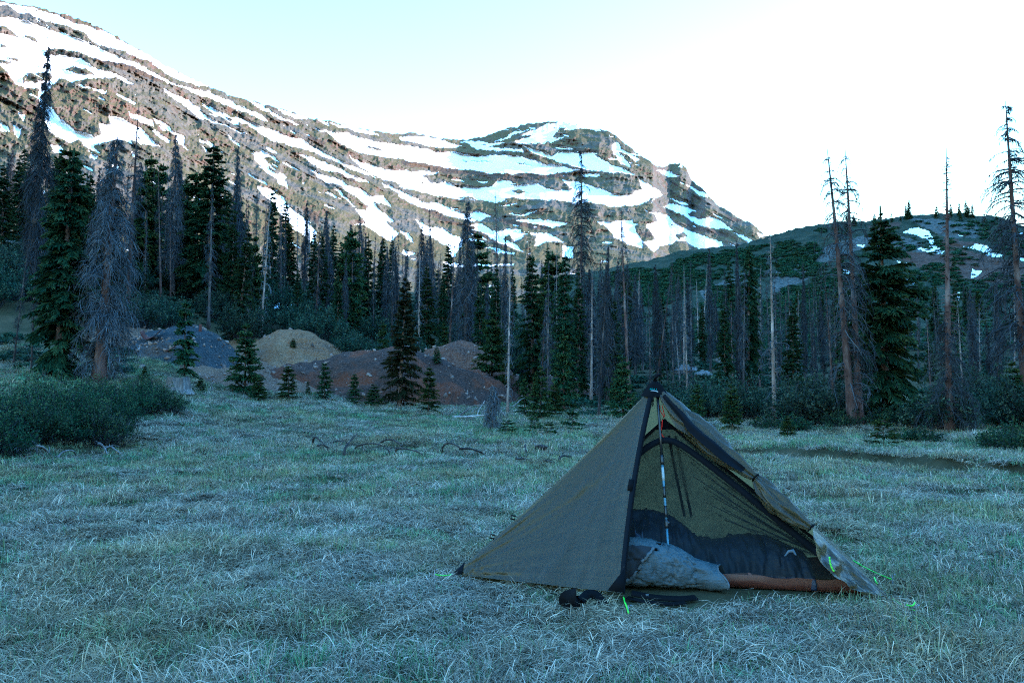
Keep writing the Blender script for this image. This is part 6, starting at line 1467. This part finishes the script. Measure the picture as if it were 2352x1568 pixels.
# fallen dead tree with limbs arching up behind the snag
ft = empty('fallen_tree', spot(1080, r_at(1080, 962)), 0, 'fallen bleached tree with arching limbs left of the snag', 'fallen tree'); fo = np.array(ft.location)
dft = fo[1]
K5 = lambda s: [((1750 + x / 3.2) * .57422, (1480 + y / 3.2) * .57422) for x, y in flat(s)]
for k, (s, r0) in enumerate((("190 600 330 598 460 588 640 570 760 560", .05), ("250 605 330 540 450 450 560 447 620 430", .028), ("310 580 360 530 440 500", .02), ("440 545 480 500 560 440 665 395 720 380", .026), ("510 575 530 500 570 450 605 390", .02), ("130 592 160 540 210 490 280 462", .022), ("190 595 250 545", .016), ("560 560 610 520 650 485 720 450", .028), ("340 605 420 590 500 600", .02), ("180 560 200 580 240 590", .014), ("960 470 1020 420 1060 380 1115 352", .024), ("790 490 830 540 880 600", .022))):
    w = curve(K5(s), 24); W = np.stack([P(x_, y_, dft + 0.35 * math.sin(k * 2.1) * t) for (x_, y_), t in zip(w, np.linspace(0, 1, 24))]); W[:, 2] = np.maximum(W[:, 2], surface_z(W[:, 0], W[:, 1]) + 0.01)
    b = MB(); b.tubes(W - fo, np.linspace(r0, r0 * 0.45, 24), 6, 0.5, cap=True); b.build('trunk' if k == 0 else 'limb', M_GREYWOOD if k % 4 else M_WHITEWOOD, ft, True)
# dark root chunk
r = r_at(1243, 1040); sp = spot(1243, r)
rc = empty('root_chunk', sp, 0, 'dark rotten root chunk lying in the meadow left of the tent', 'wood')
o = bpy.data.objects.new('chunk', rock_mesh('root_chunk', M_DARKWOOD, 5, 3, 1.2, 0.55)); COL.objects.link(o); o.parent = rc; o.scale = (0.16, 0.12, 0.17); o.location = (0, 0, 0.07)
rg = np.random.default_rng(31)
for k in range(7):
    p0 = np.array([rg.uniform(-.13, .13), rg.uniform(-.08, .02), rg.uniform(.05, .15)]); d = unit(rg.normal(size=3) + [0, -0.3, 0.3]); b = MB(); b.tubes(np.array([p0, p0 + d * .07, p0 + d * .12 + [0, 0, -.02]]), np.array([.014, .009, .004]), 5, .5); b.build('root', M_GREYWOOD if k % 2 else M_DARKWOOD, rc)
# rusty iron and old timber on the mounds
def plate(name, pix_pts, r, wid, label, mat=M_RUST, cat='scrap metal'):
    w = curve(pix_pts, 16); d_ = r * math.cos(math.atan((w[0, 0] - 1176) / FPX)); W = np.stack([P(x_, y_, d_) for x_, y_ in w]); gz = surface_z(W[:, 0], W[:, 1])
    W[:, 2] -= max(0, (W[:, 2] - gz).min()); W[:, 2] = np.maximum(W[:, 2], gz - 0.03)
    o_ = W[0].copy(); b = MB(); n1 = W + [0, -wid / 2, 0.0]; n2 = W + [0, wid / 2, wid * 0.35]
    k = len(W); V = np.concatenate([n1, n2, n2 + [0, 0, .012], n1 + [0, 0, .012]]) - o_; idx = np.arange(4 * k).reshape(4, k)
    q = [[idx[a][i], idx[a][i + 1], idx[(a + 1) % 4][i + 1], idx[(a + 1) % 4][i]] for a in range(4) for i in range(k - 1)] + [[idx[0][0], idx[1][0], idx[2][0], idx[3][0]], [idx[3][-1], idx[2][-1], idx[1][-1], idx[0][-1]]]
    b.add(V, q); o = b.build(name, mat); o.location = o_; return tag(o, label, cat)
plate('rusty_sheet', [(326, 758), (331, 772), (340, 776), (355, 770), (369, 757)], r_at(345, 777), 0.35, 'bent rusty iron sheet on the gravel left of the dark blue mound')
plate('rusty_sheet', [(383, 806), (394, 805), (400, 800), (403, 788)], r_at(395, 806), 0.22, 'small curled rusty sheet on the flank of the dark blue mound')
r = r_at(458, 762); sp = spot(458, r); b = MB(); b.tubes(np.array([[0, 0, -.2], [0, 0, 0], [.01, 0, .32]]), np.array([.075, .07, .065]), 10, .5, cap=True); o = b.build('rusty_post', M_RUST); o.location = sp; tag(o, 'short rusty pipe standing on top of the dark blue mound', 'post')
K6 = lambda s: [((1050 + x / 2.688) * .57422, (1150 + y / 2.688) * .57422) for x, y in flat(s)]
for k, (s, lab, mt) in enumerate((("95 452 170 405", 'pale plank lying behind the tan mound, leftmost of the old timbers', M_WHITEWOOD), ("148 372 172 372", 'upright pale board end at the head of the leftmost plank', M_WHITEWOOD), ("282 410 300 450", 'short grey plank in the middle of the old timbers', M_GREYWOOD), ("330 412 435 460", 'long grey plank behind the tan mound, rightmost of the old timbers', M_GREYWOOD), ("200 400 300 370", 'dark plank lying across the old timbers', M_DARKWOOD), ("250 395 270 415", 'small brown block among the old timbers', M_RUST))):
    p = K6(s); r = 50.0; d_ = r * .95; W = np.stack([P(x_, y_, d_ - i * .3) for i, (x_, y_) in enumerate(p)])
    g0 = surface_z(W[:, 0], W[:, 1]); W[:, 2] = np.maximum(g0 + 0.10, np.minimum(W[:, 2], g0 + 0.5)); ax_ = W[1] - W[0]; L_ = max(np.linalg.norm(ax_), 0.3); ax_ = nrm(ax_); sd_ = nrm(np.cross(ax_, [0, 0, 1])); up_ = np.cross(sd_, ax_)
    b = MB(); b.box((0, 0, 0), (L_, 0.22, 0.07 if k != 1 else 0.4), np.stack([ax_, sd_, up_], 1)); o = b.build('timber_plank', mt); o.location = W.mean(0); tag(o, lab, 'plank', 'old timbers behind the tan mound')
# log on the left slope
stick('fallen_log', [(-60, 552), (0, 556), (60, 560), (113, 563)], 575, 0.16, 0.13, M_GREYWOOD, 'long fallen log on the slope at the far left', 'log', None, 2, 660, 0.1, 10, 62)
# remnant snow
def snow_patch(px0, px1, row, depth, label, seed):
    r = r_at((px0 + px1) / 2, row, 20, 110); c = spot((px0 + px1) / 2, r); hw = (px1 - px0) / 2 / FPX * r; n1, n2 = 30, 20
    T, Q = np.meshgrid(np.linspace(0, 2 * math.pi, 60), np.linspace(0, 1, 14)); ed = 1 + 0.35 * fbm(np.cos(T) * 1.6 + seed, np.sin(T) * 1.6, 4, seed)
    X = c[0] + np.cos(T) * Q * hw * ed; Y = c[1] + np.sin(T) * Q * depth * ed; Z = surface_z(X, Y) - 0.05 + 0.28 * np.sqrt(np.clip(1 - Q ** 2, 0, 1)) + 0.03 * fbm(X * 3, Y * 3, 3, seed)
    o = grid_mesh('snow_patch', np.stack([X, Y, Z], -1) - c, M_SNOW, None, True, None); o.location = c; return tag(o, label, 'snow', 'remnant snow in the forest')
snow_patch(624, 668, 703, 2.6, 'white snow patch on the slope above the tan mound', 3); snow_patch(95, 108, 520, 1.5, 'small snow patch high on the left slope above the fallen log', 5); snow_patch(172, 186, 556, 1.3, 'small snow patch right of the dark ragged spruce', 7); snow_patch(288, 318, 614, 1.6, 'low snow patch left of the hairy dark dead spruce', 9)
# boulders
def boulder(px, row, wpx, hpx, seed, label, mat=M_BOULDER, rmax=90):
    r = r_at(px, row, 12, rmax); p = spot(px, r); w = wpx / 2 / FPX * r; h = hpx / FPX * r
    o = bpy.data.objects.new('boulder', rock_mesh('boulder', mat, seed, 3, 1.0, 1.0)); COL.objects.link(o); o.location = p + [0, 0, h * 0.25]; o.scale = (w * 1.25, w * 1.0, h * 0.85); o.rotation_euler.z = seed; return tag(o, label, 'boulder', 'boulders')
boulder(852, 764, 40, 18, 3, 'white boulder among the willows left of the cone laden spruce'); boulder(895, 792, 14, 8, 4, 'small pale rock under the white boulder'); boulder(960, 795, 26, 10, 5, 'pale rock half hidden in willows right of the cone laden spruce')
boulder(1570, 856, 46, 20, 6, 'pale rock slab on the slope right of the tent peak'); boulder(1616, 868, 44, 16, 7, 'second rock slab right of the tent peak, lower'); boulder(1466, 826, 28, 26, 8, 'pale rock between dead trunks left of the tent peak'); boulder(1655, 836, 22, 16, 12, 'grey rock behind the conical dark spruce')
boulder(328, 846, 14, 8, 9, 'small white stone on the grassy bank left of the old stump'); boulder(1510, 812, 18, 14, 14, 'small pale rock up the slope behind the tent peak')
# parts of parts
def under(parent_name, names, root):
    pr = [o for o in root.children if o.name.split('.')[0] == parent_name]
    for o in list(root.children):
        if o.name.split('.')[0] in names and pr: o.parent = pr[-1]
under('peak_cap', ('badge_bar', 'badge_dot', 'top_loop'), tent); under('pack_collar', ('collar_band', 'pack_lining'), pack); under('side_pocket', ('pocket_binding',), pack); under('clamp', ('clamp_lever',), pole)
under('zip_tape', ('zip_pull',), tent); under('loose_door_end', ('tie_cord',), tent)
